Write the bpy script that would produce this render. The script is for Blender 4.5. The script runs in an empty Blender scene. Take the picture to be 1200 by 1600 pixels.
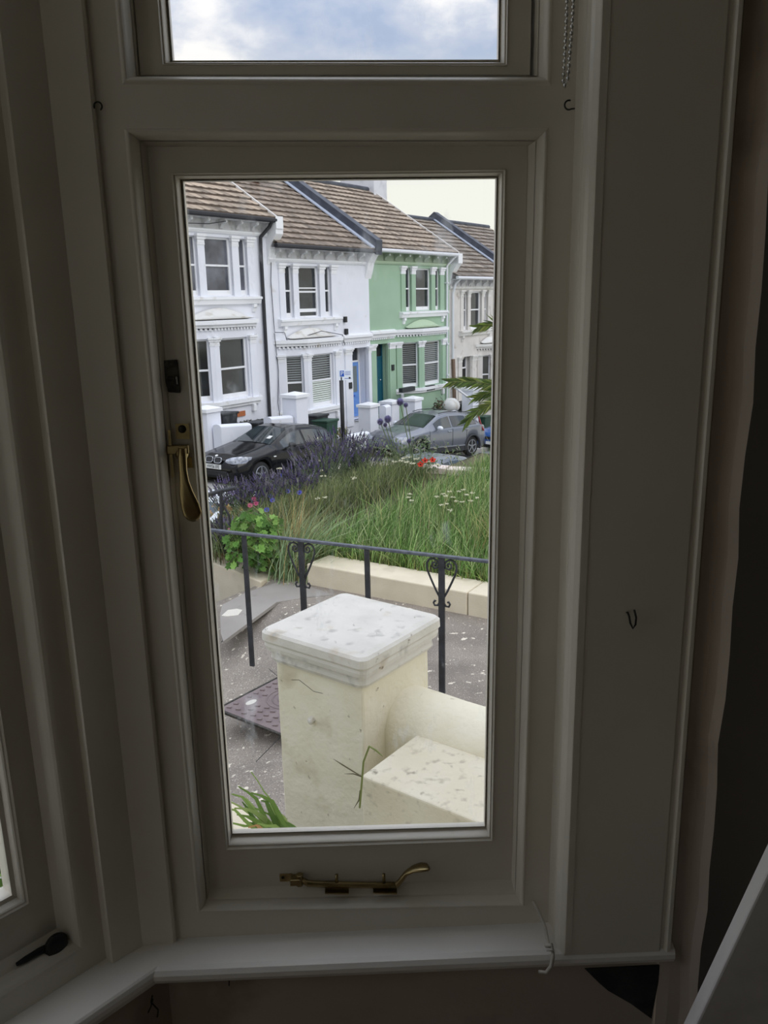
import bpy, math, random
import numpy as np
from mathutils import Vector
random.seed(7); rng = np.random.default_rng(7)
PI = math.pi
SC = bpy.context.scene; COL = SC.collection
# ------------------------------------------------------------------ camera
FPX = 1300.0
CAM = np.array([0, -1.2, 1.55])
def cam_axes(p=14.3, r=1.2, yaw=1.7):
    p, r, yaw = map(math.radians, (p, -r, yaw))
    fw = np.array([math.sin(yaw)*math.cos(p), math.cos(yaw)*math.cos(p), -math.sin(p)])
    rt = np.array([math.cos(yaw), -math.sin(yaw), 0]); up = np.cross(rt, fw)
    rt2 = math.cos(r)*rt + math.sin(r)*up
    return rt2, np.cross(rt2, fw), fw
RT, UP, FW = cam_axes()
cd = bpy.data.cameras.new('camera'); cam = bpy.data.objects.new('camera', cd); COL.objects.link(cam)
from mathutils import Matrix
cam.matrix_world = Matrix(((RT[0], UP[0], -FW[0], CAM[0]), (RT[1], UP[1], -FW[1], CAM[1]), (RT[2], UP[2], -FW[2], CAM[2]), (0, 0, 0, 1)))
cd.sensor_fit = 'VERTICAL'; cd.sensor_height = 36.0; cd.lens = 36.0*FPX/1600; cd.clip_start = .02; cd.clip_end = 500
SC.camera = cam
# ------------------------------------------------------------------ sky, sun, exposure
w = bpy.data.worlds.new('World'); SC.world = w; w.use_nodes = True
nt = w.node_tree; nt.nodes.clear()
def wn(t, **k):
    n = nt.nodes.new(t)
    for a, b in k.items(): setattr(n, a, b)
    return n
tc = wn('ShaderNodeTexCoord'); mp = wn('ShaderNodeMapping'); mp.inputs['Scale'].default_value = (1, 1, 1.8)
nz = wn('ShaderNodeTexNoise'); nz.inputs['Scale'].default_value = 5.5; nz.inputs['Detail'].default_value = 7; nz.inputs['Roughness'].default_value = .55
cr = wn('ShaderNodeValToRGB'); e = cr.color_ramp.elements
e[0].position = .40; e[0].color = (.42, .51, .69, 1); e[1].position = .62; e[1].color = (1.0, .99, .98, 1)
m1 = e.new(.50); m1.color = (.58, .64, .76, 1)
sx = wn('ShaderNodeSeparateXYZ'); mr = wn('ShaderNodeMapRange'); mr.inputs['From Min'].default_value = .12; mr.inputs['From Max'].default_value = .26
mx = wn('ShaderNodeMix', data_type='RGBA'); mx.inputs['A'].default_value = (.96, .97, .88, 1)
bg = wn('ShaderNodeBackground'); bg.inputs['Strength'].default_value = 1.0; wo = wn('ShaderNodeOutputWorld')
L = nt.links.new
L(tc.outputs['Generated'], mp.inputs[0]); L(mp.outputs[0], nz.inputs['Vector']); L(nz.outputs['Fac'], cr.inputs[0])
L(tc.outputs['Generated'], sx.inputs[0]); L(sx.outputs['Z'], mr.inputs['Value']); L(mr.outputs[0], mx.inputs['Factor'])
# overcast sky: brightens smoothly towards the zenith
zr = wn('ShaderNodeMapRange', interpolation_type='SMOOTHSTEP'); zr.inputs['From Min'].default_value = .15; zr.inputs['From Max'].default_value = 1; zr.inputs['To Min'].default_value = 1.02; zr.inputs['To Max'].default_value = 2.5
L(sx.outputs['Z'], zr.inputs['Value']); L(zr.outputs[0], bg.inputs['Strength'])
L(cr.outputs[0], mx.inputs['B']); L(mx.outputs['Result'], bg.inputs[0]); L(bg.outputs[0], wo.inputs[0])
sd = bpy.data.lights.new('sun', 'SUN'); sd.energy = .8; sd.angle = math.radians(32); sd.color = (1, .97, .92)
sun = bpy.data.objects.new('sun', sd); COL.objects.link(sun)
sun.rotation_euler = Vector((-.55, .62, -.62)).to_track_quat('-Z', 'Y').to_euler()
SC.view_settings.view_transform = 'Standard'; SC.view_settings.look = 'None'
SC.view_settings.exposure = 0.0; SC.view_settings.gamma = 1.0; SC.view_settings.use_curve_mapping = False
# ------------------------------------------------------------------ photo helpers: a pixel's ray met with a real plane
def ray(x, y): return (FW*FPX + RT*(x-600) + UP*(800-y))/FPX
def onY(x, y, Y): d = ray(x, y); return CAM + d*((Y-CAM[1])/d[1])
def onZ(x, y, Z): d = ray(x, y); return CAM + d*((Z-CAM[2])/d[2])
PH = math.radians(36)
D = np.array([math.sin(PH), math.cos(PH), 0]); N = np.array([math.cos(PH), -math.sin(PH), 0])   # along the street, out from the terrace
UZ = np.array([0, 0, 1.0])
O = onY(421, 472, 25.8); O[2] = 0
def onF(x, y, v=0):
    d = ray(x, y); t = ((O-CAM)@N + v)/(d@N); P = CAM + d*t; return (P-O)@D, P[2]
def F(s, v, z): return O + D*s + N*v + UZ*z
# ------------------------------------------------------------------ materials
def lin(c): return tuple((v/255/12.92 if v/255 <= .04045 else ((v/255+.055)/1.055)**2.4) for v in c) + (1,)
def mat(name, c, rough=.6, metal=0, c2=None, scale=8, lo=.4, hi=.65, bump=0, bscale=60, spec=.5, attr=False, detail=5, coat=0):
    m = bpy.data.materials.new(name); m.use_nodes = True; t = m.node_tree; b = t.nodes['Principled BSDF']
    b.inputs['Roughness'].default_value = rough; b.inputs['Metallic'].default_value = metal
    b.inputs['Specular IOR Level'].default_value = spec; b.inputs['Coat Weight'].default_value = coat
    b.inputs['Base Color'].default_value = lin(c)
    tcn = t.nodes.new('ShaderNodeTexCoord')
    if c2:
        n = t.nodes.new('ShaderNodeTexNoise'); n.inputs['Scale'].default_value = scale; n.inputs['Detail'].default_value = detail
        r = t.nodes.new('ShaderNodeValToRGB'); r.color_ramp.elements[0].position = lo; r.color_ramp.elements[1].position = hi
        r.color_ramp.elements[0].color = lin(c); r.color_ramp.elements[1].color = lin(c2)
        t.links.new(tcn.outputs['Object'], n.inputs['Vector']); t.links.new(n.outputs['Fac'], r.inputs[0]); t.links.new(r.outputs[0], b.inputs['Base Color'])
    if attr:
        a = t.nodes.new('ShaderNodeVertexColor'); a.layer_name = 'Col'; t.links.new(a.outputs['Color'], b.inputs['Base Color'])
    if bump:
        n2 = t.nodes.new('ShaderNodeTexNoise'); n2.inputs['Scale'].default_value = bscale; n2.inputs['Detail'].default_value = 4
        bp = t.nodes.new('ShaderNodeBump'); bp.inputs['Strength'].default_value = bump; bp.inputs['Distance'].default_value = .01
        t.links.new(tcn.outputs['Object'], n2.inputs['Vector']); t.links.new(n2.outputs['Fac'], bp.inputs['Height']); t.links.new(bp.outputs[0], b.inputs['Normal'])
    return m
def layer(m, c, scale, lo, hi, kind='noise', detail=6, stretch=None):
    """lay another blotch / speckle colour over a material"""
    t = m.node_tree; b = t.nodes['Principled BSDF']; inp = b.inputs['Base Color']
    mixn = t.nodes.new('ShaderNodeMix'); mixn.data_type = 'RGBA'
    if inp.links: t.links.new(inp.links[0].from_socket, mixn.inputs['A'])
    else: mixn.inputs['A'].default_value = inp.default_value
    mixn.inputs['B'].default_value = lin(c)
    tcn = t.nodes.new('ShaderNodeTexCoord'); src = tcn.outputs['Object']
    if stretch:
        mm = t.nodes.new('ShaderNodeMapping'); mm.inputs['Scale'].default_value = stretch; t.links.new(src, mm.inputs[0]); src = mm.outputs[0]
    if kind == 'noise':
        n = t.nodes.new('ShaderNodeTexNoise'); n.inputs['Detail'].default_value = detail; out = n.outputs['Fac']
    else:
        n = t.nodes.new('ShaderNodeTexVoronoi'); out = n.outputs['Distance']
    n.inputs['Scale'].default_value = scale; t.links.new(src, n.inputs['Vector'])
    r = t.nodes.new('ShaderNodeMapRange'); r.inputs['From Min'].default_value = lo; r.inputs['From Max'].default_value = hi
    t.links.new(out, r.inputs['Value']); t.links.new(r.outputs[0], mixn.inputs['Factor']); t.links.new(mixn.outputs['Result'], inp)
    return m
def glassmat(name, tint=(1, 1, 1), dirt=.0, refl=1.0):
    m = bpy.data.materials.new(name); m.use_nodes = True; t = m.node_tree; t.nodes.clear()
    o = t.nodes.new('ShaderNodeOutputMaterial'); tr = t.nodes.new('ShaderNodeBsdfTransparent'); tr.inputs[0].default_value = tint + (1,)
    g = t.nodes.new('ShaderNodeBsdfGlossy'); g.inputs['Roughness'].default_value = .01
    lw = t.nodes.new('ShaderNodeLayerWeight'); lw.inputs[0].default_value = .5      # facing term: the same from both sides of the thin pane
    pw = t.nodes.new('ShaderNodeMath'); pw.operation = 'POWER'; pw.inputs[1].default_value = 4.5; t.links.new(lw.outputs['Facing'], pw.inputs[0])
    fr = t.nodes.new('ShaderNodeMapRange'); fr.inputs['To Min'].default_value = .035; fr.inputs['To Max'].default_value = .95; t.links.new(pw.outputs[0], fr.inputs['Value'])
    mx = t.nodes.new('ShaderNodeMixShader'); t.links.new(fr.outputs[0], mx.inputs[0]); t.links.new(tr.outputs[0], mx.inputs[1]); t.links.new(g.outputs[0], mx.inputs[2])
    last = mx
    if dirt:
        df = t.nodes.new('ShaderNodeBsdfTranslucent'); df.inputs[0].default_value = (.9, .92, .95, 1)
        tcn = t.nodes.new('ShaderNodeTexCoord'); n = t.nodes.new('ShaderNodeTexNoise'); n.inputs['Scale'].default_value = 9; n.inputs['Detail'].default_value = 8; n.inputs['Roughness'].default_value = .62
        mm = t.nodes.new('ShaderNodeMapping'); mm.inputs['Scale'].default_value = (2.2, 1, .9); t.links.new(tcn.outputs['Object'], mm.inputs[0]); t.links.new(mm.outputs[0], n.inputs['Vector'])
        r = t.nodes.new('ShaderNodeMapRange'); r.inputs['From Min'].default_value = .60; r.inputs['From Max'].default_value = .85; r.inputs['To Max'].default_value = dirt
        t.links.new(n.outputs['Fac'], r.inputs['Value'])
        m2 = t.nodes.new('ShaderNodeMixShader'); t.links.new(r.outputs[0], m2.inputs[0]); t.links.new(mx.outputs[0], m2.inputs[1]); t.links.new(df.outputs[0], m2.inputs[2]); last = m2
    t.links.new(last.outputs[0], o.inputs[0]); return m
M = {}
M['paint'] = mat('white_gloss_paint', (216, 209, 194), .36, c2=(222, 215, 201), scale=5, bump=.08, bscale=35)
M['sill'] = mat('sill_paint', (232, 228, 220), .4, c2=(236, 232, 225), scale=6, bump=.06, bscale=30)
M['plaster'] = layer(mat('old_plaster', (180, 166, 150), .9, c2=(190, 176, 160), scale=4, bump=.3, bscale=20), (160, 146, 130), 3, .55, .62)
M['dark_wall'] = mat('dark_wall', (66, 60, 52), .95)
M['plaster_hole'] = mat('plaster_hole', (46, 46, 48), .95, c2=(70, 68, 66), scale=14, bump=.5)
M['roomwall'] = mat('room_wall', (226, 220, 208), .9)
M['carpet'] = mat('floor_boards', (130, 108, 84), .8, c2=(112, 92, 72), scale=6)
M['glass'] = glassmat('window_glass', dirt=.35)
M['brass'] = mat('brass', (164, 146, 104), .3, 1, c2=(124, 106, 72), scale=30, lo=.5, hi=.75)
M['old_metal'] = mat('aged_metal', (46, 44, 40), .5, .6, c2=(86, 82, 74), scale=60)
M['steel'] = mat('steel_beads', (190, 188, 182), .18, 1)
M['iron_hook'] = mat('iron_hook', (60, 58, 54), .4, .8)
M['black_stay'] = mat('black_stay', (22, 24, 24), .5, .2)
M['cord'] = mat('white_cord', (190, 184, 172), .8)
M['plank'] = mat('plank_paint', (212, 209, 206), .75, c2=(190, 186, 184), scale=9, bump=.15, bscale=14)
for n_ in M['plank'].node_tree.nodes:
    if n_.type == 'TEX_COORD': pass
M['cream'] = layer(layer(mat('cream_masonry', (228, 220, 196), .85, c2=(234, 227, 206), scale=7, bump=.35, bscale=45), (190, 178, 148), 5, .58, .80, detail=9), (120, 106, 84), 34, .68, .76)
M['cream_box'] = layer(layer(mat('cream_box', (214, 204, 180), .85, c2=(219, 211, 190), scale=6, bump=.3, bscale=55), (178, 168, 148), 30, .56, .74, detail=9), (130, 122, 106), 22, .64, .76, detail=10)
M['cap_white'] = layer(layer(layer(mat('cap_white', (216, 211, 201), .8, c2=(204, 199, 189), scale=6, bump=.3, bscale=50), (190, 172, 146), 9, .60, .78, detail=10), (120, 104, 86), 34, .66, .74, stretch=(1, .4, 1), detail=10), (180, 176, 168), 18, .58, .72, detail=10)
M['kerb'] = layer(mat('kerb_cream', (216, 204, 180), .85, c2=(206, 194, 170), scale=4, bump=.25), (180, 168, 146), 3, .6, .75)
M['ash'] = layer(layer(mat('old_asphalt', (144, 134, 122), .9, c2=(122, 113, 103), scale=2.2, bump=.6, bscale=70), (108, 103, 98), 90, .55, .65), (220, 213, 200), 110, .62, .68)
M['ash'] = layer(M['ash'], (214, 204, 186), 15, .63, .67, detail=12)
M['cement'] = layer(mat('cement_path', (142, 136, 129), .85, c2=(150, 144, 137), scale=3, bump=.2), (126, 120, 114), 5, .6, .7)
M['stain'] = mat('pale_mortar_patch', (206, 200, 188), .9, bump=.5)
M['iron'] = layer(mat('railing_paint', (36, 37, 40), .5, c2=(50, 52, 58), scale=12, bump=.3, bscale=90), (96, 92, 92), 50, .68, .75)
M['handrail'] = mat('handrail_paint', (70, 74, 84), .5, c2=(92, 96, 104), scale=25, bump=.3, bscale=80)
M['manhole'] = layer(mat('manhole_iron', (122, 108, 106), .6, 0, c2=(108, 95, 94), scale=9, bump=.2), (170, 160, 150), 110, .70, .74)
M['road'] = mat('road_tarmac', (104, 106, 108), .9, c2=(120, 122, 124), scale=3)
M['pave'] = mat('pavement', (150, 148, 144), .9, c2=(164, 162, 158), scale=4)
M['soil'] = mat('soil', (92, 84, 62), .95, c2=(70, 66, 46), scale=5)
M['veg'] = mat('foliage', (90, 120, 60), .65, attr=True, spec=.2)
_t = M['veg'].node_tree; _b = _t.nodes['Principled BSDF']; _tl = _t.nodes.new('ShaderNodeBsdfTranslucent'); _mx = _t.nodes.new('ShaderNodeMixShader'); _mx.inputs[0].default_value = .35
_t.links.new(_b.inputs['Base Color'].links[0].from_socket, _tl.inputs[0]); _t.links.new(_b.outputs[0], _mx.inputs[1]); _t.links.new(_tl.outputs[0], _mx.inputs[2]); _t.links.new(_mx.outputs[0], _t.nodes['Material Output'].inputs[0])
M['w_white'] = layer(mat('wall_white', (226, 228, 236), .8, c2=(220, 222, 230), scale=1.5, bump=.1, bscale=30), (196, 192, 186), 2.0, .66, .8)
M['w_green'] = mat('wall_green', (154, 181, 157), .8, c2=(148, 176, 151), scale=1.5)
M['w_grey'] = layer(mat('wall_offwhite', (212, 208, 204), .85, c2=(200, 196, 192), scale=1.5), (168, 160, 152), 3, .6, .75)
M['trim_w'] = layer(mat('trim_white', (230, 231, 234), .7), (190, 184, 170), 3, .62, .8)
M['trim_stain'] = layer(mat('weathered_trim', (216, 215, 212), .85), (164, 156, 138), 3.2, .52, .80)
M['trim_g'] = mat('trim_pale_green', (172, 192, 164), .8)
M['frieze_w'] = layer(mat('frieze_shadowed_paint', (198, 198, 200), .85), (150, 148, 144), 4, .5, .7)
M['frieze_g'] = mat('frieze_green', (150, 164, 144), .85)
M['dark_gut'] = mat('black_gutter', (30, 32, 38), .5)
M['lead'] = mat('slate_parapet', (58, 62, 72), .6, c2=(78, 82, 92), scale=3)
M['leadflash'] = mat('lead_flashing', (176, 184, 200), .5)
M['tile'] = mat('roof_tile', (150, 130, 110), .85, attr=True)
M['wglass'] = mat('dark_window_glass', (34, 37, 40), .08, c2=(58, 62, 66), scale=1.2, spec=.6)
M['cglass'] = mat('curtained_glass', (62, 64, 72), .12, c2=(104, 106, 116), scale=1.4, spec=.6)
M['blind'] = mat('blind_slats', (150, 156, 158), .7)
M['shutter'] = mat('shutter_slats', (214, 222, 214), .7)
M['recess'] = mat('porch_dark', (40, 46, 52), .8)
M['door_blue'] = mat('door_blue', (104, 148, 214), .45)
M['door_glass'] = mat('frosted_door_glass', (112, 122, 124), .3)
M['door_teal'] = mat('door_teal', (8, 78, 98), .4)
M['door_dark'] = mat('dark_doorway', (26, 22, 24), .7)
M['brick'] = mat('terracotta_vent', (176, 104, 62), .8)
M['chim'] = layer(mat('chimney_render', (206, 206, 212), .85), (180, 180, 186), 2, .5, .7)
M['red_tile'] = mat('red_roof_vent', (200, 96, 66), .7)
M['pipe_w'] = mat('pipe_white', (214, 216, 222), .5)
M['cable'] = mat('cable_black', (34, 34, 38), .6)
M['bin_g'] = mat('bin_green', (30, 66, 50), .45)
M['bin_k'] = mat('bin_black', (40, 44, 48), .5)
M['wood'] = mat('weathered_wood', (112, 92, 76), .85)
M['sign_w'] = mat('sign_white', (226, 232, 240), .5)
M['sign_b'] = mat('sign_blue', (30, 84, 180), .5)
M['black'] = mat('matt_black', (16, 17, 20), .5)
M['car_black'] = mat('car_paint_black', (9, 9, 12), .12, 0, spec=.35)
M['car_grey'] = mat('car_paint_grey', (116, 120, 128), .3, .55, coat=.7)
M['car_ngrey'] = mat('car_paint_slate', (98, 106, 116), .3, .4, coat=.7)
M['car_blue'] = mat('car_paint_blue', (34, 84, 156), .3, .3, coat=.7)
M['car_white'] = mat('car_paint_white', (226, 230, 238), .3, 0, coat=.5)
M['car_clad'] = mat('car_cladding', (40, 42, 46), .6)
M['car_glass'] = mat('car_glass', (30, 38, 42), .04, 0, c2=(46, 56, 58), scale=2.5, lo=.45, hi=.6, spec=.9)
M['tyre'] = mat('tyre', (20, 20, 22), .8)
M['rim'] = mat('alloy_rim', (170, 172, 176), .3, .8)
M['lamp'] = mat('headlamp_lens', (206, 210, 220), .12, .3, c2=(150, 154, 166), scale=18)
M['tail'] = mat('tail_lamp_red', (140, 40, 46), .3)
M['chrome'] = mat('chrome', (206, 208, 212), .15, .9)
M['plate_w'] = mat('plate_white', (222, 222, 218), .5)
M['pink'] = mat('coping_pink', (232, 216, 206), .85, c2=(214, 198, 188), scale=6)
# ------------------------------------------------------------------ mesh building
class MB:
    def __init__(s): s.v = []; s.f = []; s.c = []
    def add(s, V, Fc, col=None):
        n = len(s.v); s.v += [tuple(map(float, p)) for p in V]; s.f += [tuple(i+n for i in q) for q in Fc]
        s.c += [col or (1, 1, 1)]*len(Fc); return s
    def box(s, c, ax, ay, az, col=None):
        c, ax, ay, az = map(np.asarray, (c, ax, ay, az))
        V = [c + i*ax + j*ay + k*az for i in (-.5, .5) for j in (-.5, .5) for k in (-.5, .5)]
        return s.add(V, [(0, 1, 3, 2), (4, 6, 7, 5), (0, 4, 5, 1), (2, 3, 7, 6), (0, 2, 6, 4), (1, 5, 7, 3)], col)
    def fbox(s, s0, s1, v0, v1, z0, z1, fr=F):          # a box in house coordinates
        V = [fr(a, b, c) for a in (s0, s1) for b in (v0, v1) for c in (z0, z1)]
        return s.add(V, [(0, 1, 3, 2), (4, 6, 7, 5), (0, 4, 5, 1), (2, 3, 7, 6), (0, 2, 6, 4), (1, 5, 7, 3)])
    def prism(s, prof, a, b, fr):                        # profile of (v,z) swept along s from a to b
        n = len(prof); V = [fr(a, v, z) for v, z in prof] + [fr(b, v, z) for v, z in prof]
        return s.add(V, [(i, (i+1) % n, n+(i+1) % n, n+i) for i in range(n)] + [tuple(range(n))[::-1], tuple(range(n, 2*n))])
    def tube(s, pts, r, n=8, cap=True, col=None, flat=None):
        pts = [np.asarray(p, float) for p in pts]; rs = r if hasattr(r, '__len__') else [r]*len(pts)
        V = []; prev = None
        for i, p in enumerate(pts):
            t = pts[min(i+1, len(pts)-1)] - pts[max(i-1, 0)]; t = t/(np.linalg.norm(t)+1e-12)
            if prev is None: a = np.cross(t, UZ if abs(t[2]) < .9 else np.array([1., 0, 0]))
            else: a = prev - t*(prev@t)
            a = a/np.linalg.norm(a); prev = a; b = np.cross(t, a)
            for k in range(n):
                th = 2*PI*k/n + PI/n; V.append(p + rs[i]*(math.cos(th)*a + math.sin(th)*b))
        Fc = [(i*n+k, i*n+(k+1) % n, (i+1)*n+(k+1) % n, (i+1)*n+k) for i in range(len(pts)-1) for k in range(n)]
        if cap: Fc += [tuple(range(n))[::-1], tuple(range((len(pts)-1)*n, len(pts)*n))]
        return s.add(V, Fc, col)
    def ball(s, c, r, nu=10, nv=7, sc=(1, 1, 1), col=None):
        c = np.asarray(c, float); V = [c + np.array([0, 0, r*sc[2]])]
        for j in range(1, nv):
            for i in range(nu):
                a, b = PI*j/nv, 2*PI*i/nu; V.append(c + r*np.array([math.sin(a)*math.cos(b)*sc[0], math.sin(a)*math.sin(b)*sc[1], math.cos(a)*sc[2]]))
        V.append(c - np.array([0, 0, r*sc[2]])); Fc = [(0, 1+i, 1+(i+1) % nu) for i in range(nu)]
        for j in range(nv-2):
            for i in range(nu): a = 1+j*nu; Fc.append((a+i, a+nu+i, a+nu+(i+1) % nu, a+(i+1) % nu))
        a = 1+(nv-2)*nu; Fc += [(a+i, a+nu, a+(i+1) % nu) for i in range(nu)]
        return s.add(V, Fc, col)
    def lathe(s, c, prof, axis=UZ, n=16, col=None):      # prof = (radius, height)
        c = np.asarray(c, float); axis = axis/np.linalg.norm(axis)
        a = np.cross(axis, [1, 0, 0]) if abs(axis[0]) < .9 else np.cross(axis, [0, 1, 0]); a = a/np.linalg.norm(a); b = np.cross(axis, a)
        V = [c + axis*h + r*(math.cos(2*PI*k/n)*a + math.sin(2*PI*k/n)*b) for r, h in prof for k in range(n)]
        m_ = len(prof); Fc = [(i*n+k, i*n+(k+1) % n, (i+1)*n+(k+1) % n, (i+1)*n+k) for i in range(m_-1) for k in range(n)]
        Fc += [tuple(range(n))[::-1], tuple(range((m_-1)*n, m_*n))]
        return s.add(V, Fc, col)
    def build(s, name, m, parent=None, smooth=False, col=False, bevel=0, kind=None, label=None):
        org = np.array(parent.get('_w', (0, 0, 0))) if parent else np.zeros(3)
        me = bpy.data.meshes.new(name); me.from_pydata([tuple(np.array(p)-org) for p in s.v], [], s.f); me.materials.append(m)
        if smooth: me.polygons.foreach_set('use_smooth', [True]*len(me.polygons))
        if col:
            ca = me.color_attributes.new('Col', 'FLOAT_COLOR', 'CORNER'); arr = []
            for fc, c in zip(s.f, s.c): arr += [c[0], c[1], c[2], 1]*len(fc)
            ca.data.foreach_set('color', arr)
        me.update(); o = bpy.data.objects.new(name, me); COL.objects.link(o)
        if parent: o.parent = parent; o['_w'] = tuple(float(q) for q in org)
        if bevel: b = o.modifiers.new('bevel', 'BEVEL'); b.width = bevel; b.segments = 2; b.limit_method = 'ANGLE'
        if kind: o['kind'] = kind
        if label: o['label'] = label
        return o
def tag(o, label=None, cat=None, group=None, kind=None):
    for k, v in (('label', label), ('category', cat), ('group', group), ('kind', kind)):
        if v: o[k] = v
    return o
def thing(name, loc, label=None, cat=None, group=None, kind=None):
    o = bpy.data.objects.new(name, None); COL.objects.link(o); o.location = tuple(map(float, loc)); o['_w'] = tuple(map(float, loc))
    o.empty_display_size = .1
    return tag(o, label, cat, group, kind)
def copy_part(o, parent, off):
    c = o.copy(); COL.objects.link(c); c.parent = parent; c.location = tuple(np.array(o.location)+np.array(off)); return c
def text(name, body, pos, right, up, size, m, parent, squash=1.0):
    cu = bpy.data.curves.new(name, 'FONT'); cu.body = body; cu.size = size; cu.extrude = .0015; cu.align_x = 'CENTER'; cu.align_y = 'CENTER'
    o = bpy.data.objects.new(name, cu); COL.objects.link(o); o.data.materials.append(m)
    r = np.array(right)/np.linalg.norm(right); u = np.array(up)/np.linalg.norm(up); n = np.cross(r, u)
    pw = np.array(parent['_w']) if parent else np.zeros(3); p = np.array(pos)-pw; r = r*squash
    me = bpy.data.meshes.new_from_object(o.evaluated_get(bpy.context.evaluated_depsgraph_get())); bpy.data.objects.remove(o)
    o = bpy.data.objects.new(name, me); COL.objects.link(o)
    o.parent = parent
    o.matrix_local = Matrix(((r[0], u[0], n[0], p[0]), (r[1], u[1], n[1], p[1]), (r[2], u[2], n[2], p[2]), (0, 0, 0, 1)))
    return o
#=================================================================== THE BAY WINDOW (interior setting)
def rings(mb, loops):                                   # loops of 4 world corners, joined one to the next
    for A, B in zip(loops[:-1], loops[1:]):
        mb.add(list(A)+list(B), [(i, (i+1) % 4, 4+(i+1) % 4, 4+i) for i in range(4)])
def lerpq(A, B, t, dy=0, ax=None): return [a*(1-t)+b*t + (ax*dy if ax is not None else 0) for a, b in zip(A, B)]
def mitre_profile(mb, A, B, nrm, lift, n=4, concave=False):   # rounded bead between loops A and B bulging by `lift` along nrm
    loops = []
    for i in range(n+1):
        t = i/n; loops.append([a*(1-t)+b*t + nrm*lift*math.sin(PI*t) for a, b in zip(A, B)])
    rings(mb, loops)
YF, YQ, YS, YG = -.045, -.030, -.014, 0.004
nin = np.array([0, -1., 0])
def q4(px, Y): return [onY(x, y, Y) for x, y in px]
win1 = thing('window_1', (0, -.02, .55), kind='structure')
zs = .5484
# lower light
outer = q4([(194, 201), (857, 199), (820, 1416), (308, 1425)], YF)
quirk = q4([(217, 219), (839, 218.5), (806, 1398), (322, 1408)], YQ)
quirk2 = q4([(219, 221), (837, 220.5), (804.5, 1396), (324, 1405.5)], YQ+.004)
sasho = q4([(230, 229), (825, 228), (799, 1374), (328.5, 1387)], YS)
beado = q4([(267.5, 270.5), (790, 264.5), (769.5, 1313), (353.5, 1327.5)], YS)
beadi = q4([(272, 274), (786, 268.5), (766, 1309.5), (357, 1323)], YS+.001)
glas = q4([(286, 283), (776, 278), (757.5, 1291), (363, 1302.5)], YG-.002)
fr_ = MB()
XL, XR, ZT = -.327, .292, 2.75
def P3(x, y, z): return np.array([x, y, z])
uBL, uBR = onY(191, 132, YF), onY(861, 134, YF)
oTL, oTR, oBR, oBL = outer
uTL, uTR = P3(uBL[0], YF, 2.55), P3(uBR[0], YF, 2.55)
fr_.add([P3(XL, YF, zs), oBL, oTL, uBL, uTL, P3(XL, YF, ZT)], [(0, 1, 2, 3, 4, 5)])
fr_.add([P3(XR, YF, zs), oBR, oTR, uBR, uTR, P3(XR, YF, ZT)], [(5, 4, 3, 2, 1, 0)])
fr_.add([P3(XL, YF, zs), P3(XR, YF, zs), oBR, oBL], [(0, 1, 2, 3)])
fr_.add([oTL, oTR, uBR, uBL], [(0, 1, 2, 3)])
fr_.add([P3(XL, YF, ZT), uTL, uTR, P3(XR, YF, ZT)], [(0, 1, 2, 3)])
mitre_profile(fr_, outer, quirk, nin, .0085, 8)
rings(fr_, [quirk, [p+P3(0, .009, 0) for p in lerpq(quirk, quirk2, .5)], quirk2])
rings(fr_, [quirk2, lerpq(quirk2, sasho, .15), [p+P3(0, .001, 0) for p in sasho], [p+P3(0, .07, 0) for p in sasho]])
# upper light, same mouldings
uo = [uTL, uTR, uBR, uBL]
def upq(BL, BR, Y, dz, dx=0):
    a, b = onY(*BL, Y), onY(*BR, Y); return [P3(a[0], Y, 2.55-dz), P3(b[0], Y, 2.55-dz), b, a]
uq = upq((212, 119.5), (841.5, 120.5), YQ, .02); uq2 = upq((214, 118), (839.5, 118.5), YQ+.004, .022)
us = upq((219, 117), (828, 117), YS, .03); ubo = upq((254, 102), (792, 103.5), YS, .07); ubi = upq((257, 100), (789.5, 101), YS+.001, .073); ug = upq((270, 94.5), (778.5, 93), YG-.002, .085)
mitre_profile(fr_, uo, uq, nin, .0085, 8); rings(fr_, [uq, [p+P3(0, .009, 0) for p in lerpq(uq, uq2, .5)], uq2, lerpq(uq2, us, .15), [p+P3(0, .07, 0) for p in us]])
# outside face of the frame so it is a solid board
ob = [p+P3(0, .115, 0) for p in (P3(XL, YF, ZT), P3(XR, YF, ZT), P3(XR, YF, zs), P3(XL, YF, zs))]
so = [P3(p[0], .07, p[2]) for p in sasho]; su = [P3(p[0], .07, p[2]) for p in us]
fr_.add([ob[0], ob[3], so[3], so[0], su[3], su[0]], [(0, 1, 2, 3, 4, 5)]); fr_.add([ob[1], ob[2], so[2], so[1], su[2], su[1]], [(5, 4, 3, 2, 1, 0)])
fr_.add([ob[2], ob[3], so[3], so[2]], [(0, 1, 2, 3)]); fr_.add([so[0], so[1], su[2], su[3]], [(0, 1, 2, 3)]); fr_.add([ob[0], ob[1], su[1], su[0]], [(0, 1, 2, 3)])
fr_.build('frame', M['paint'], win1)
def casement(name, so_, bo, bi, g, parent):
    mb = MB(); rings(mb, [so_, bo, [p+nin*.003 for p in lerpq(bo, bi, .3)], bi])
    mitre_profile(mb, bi, lerpq(bi, g, .55, .004, -nin), nin, .005, 6)
    rings(mb, [lerpq(bi, g, .55, .004, -nin), lerpq(bi, g, .68, .010, -nin), g, [p+P3(0, .012, 0) for p in g]])
    rings(mb, [[p+P3(0, .012, 0) for p in g], [P3(p[0], YG+.028, p[2]) for p in so_], so_])
    return mb.build(name, M['paint'], parent)
casement('casement', sasho, beado, beadi, glas, win1)
casement('top_light_sash', us, ubo, ubi, ug, win1)
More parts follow.
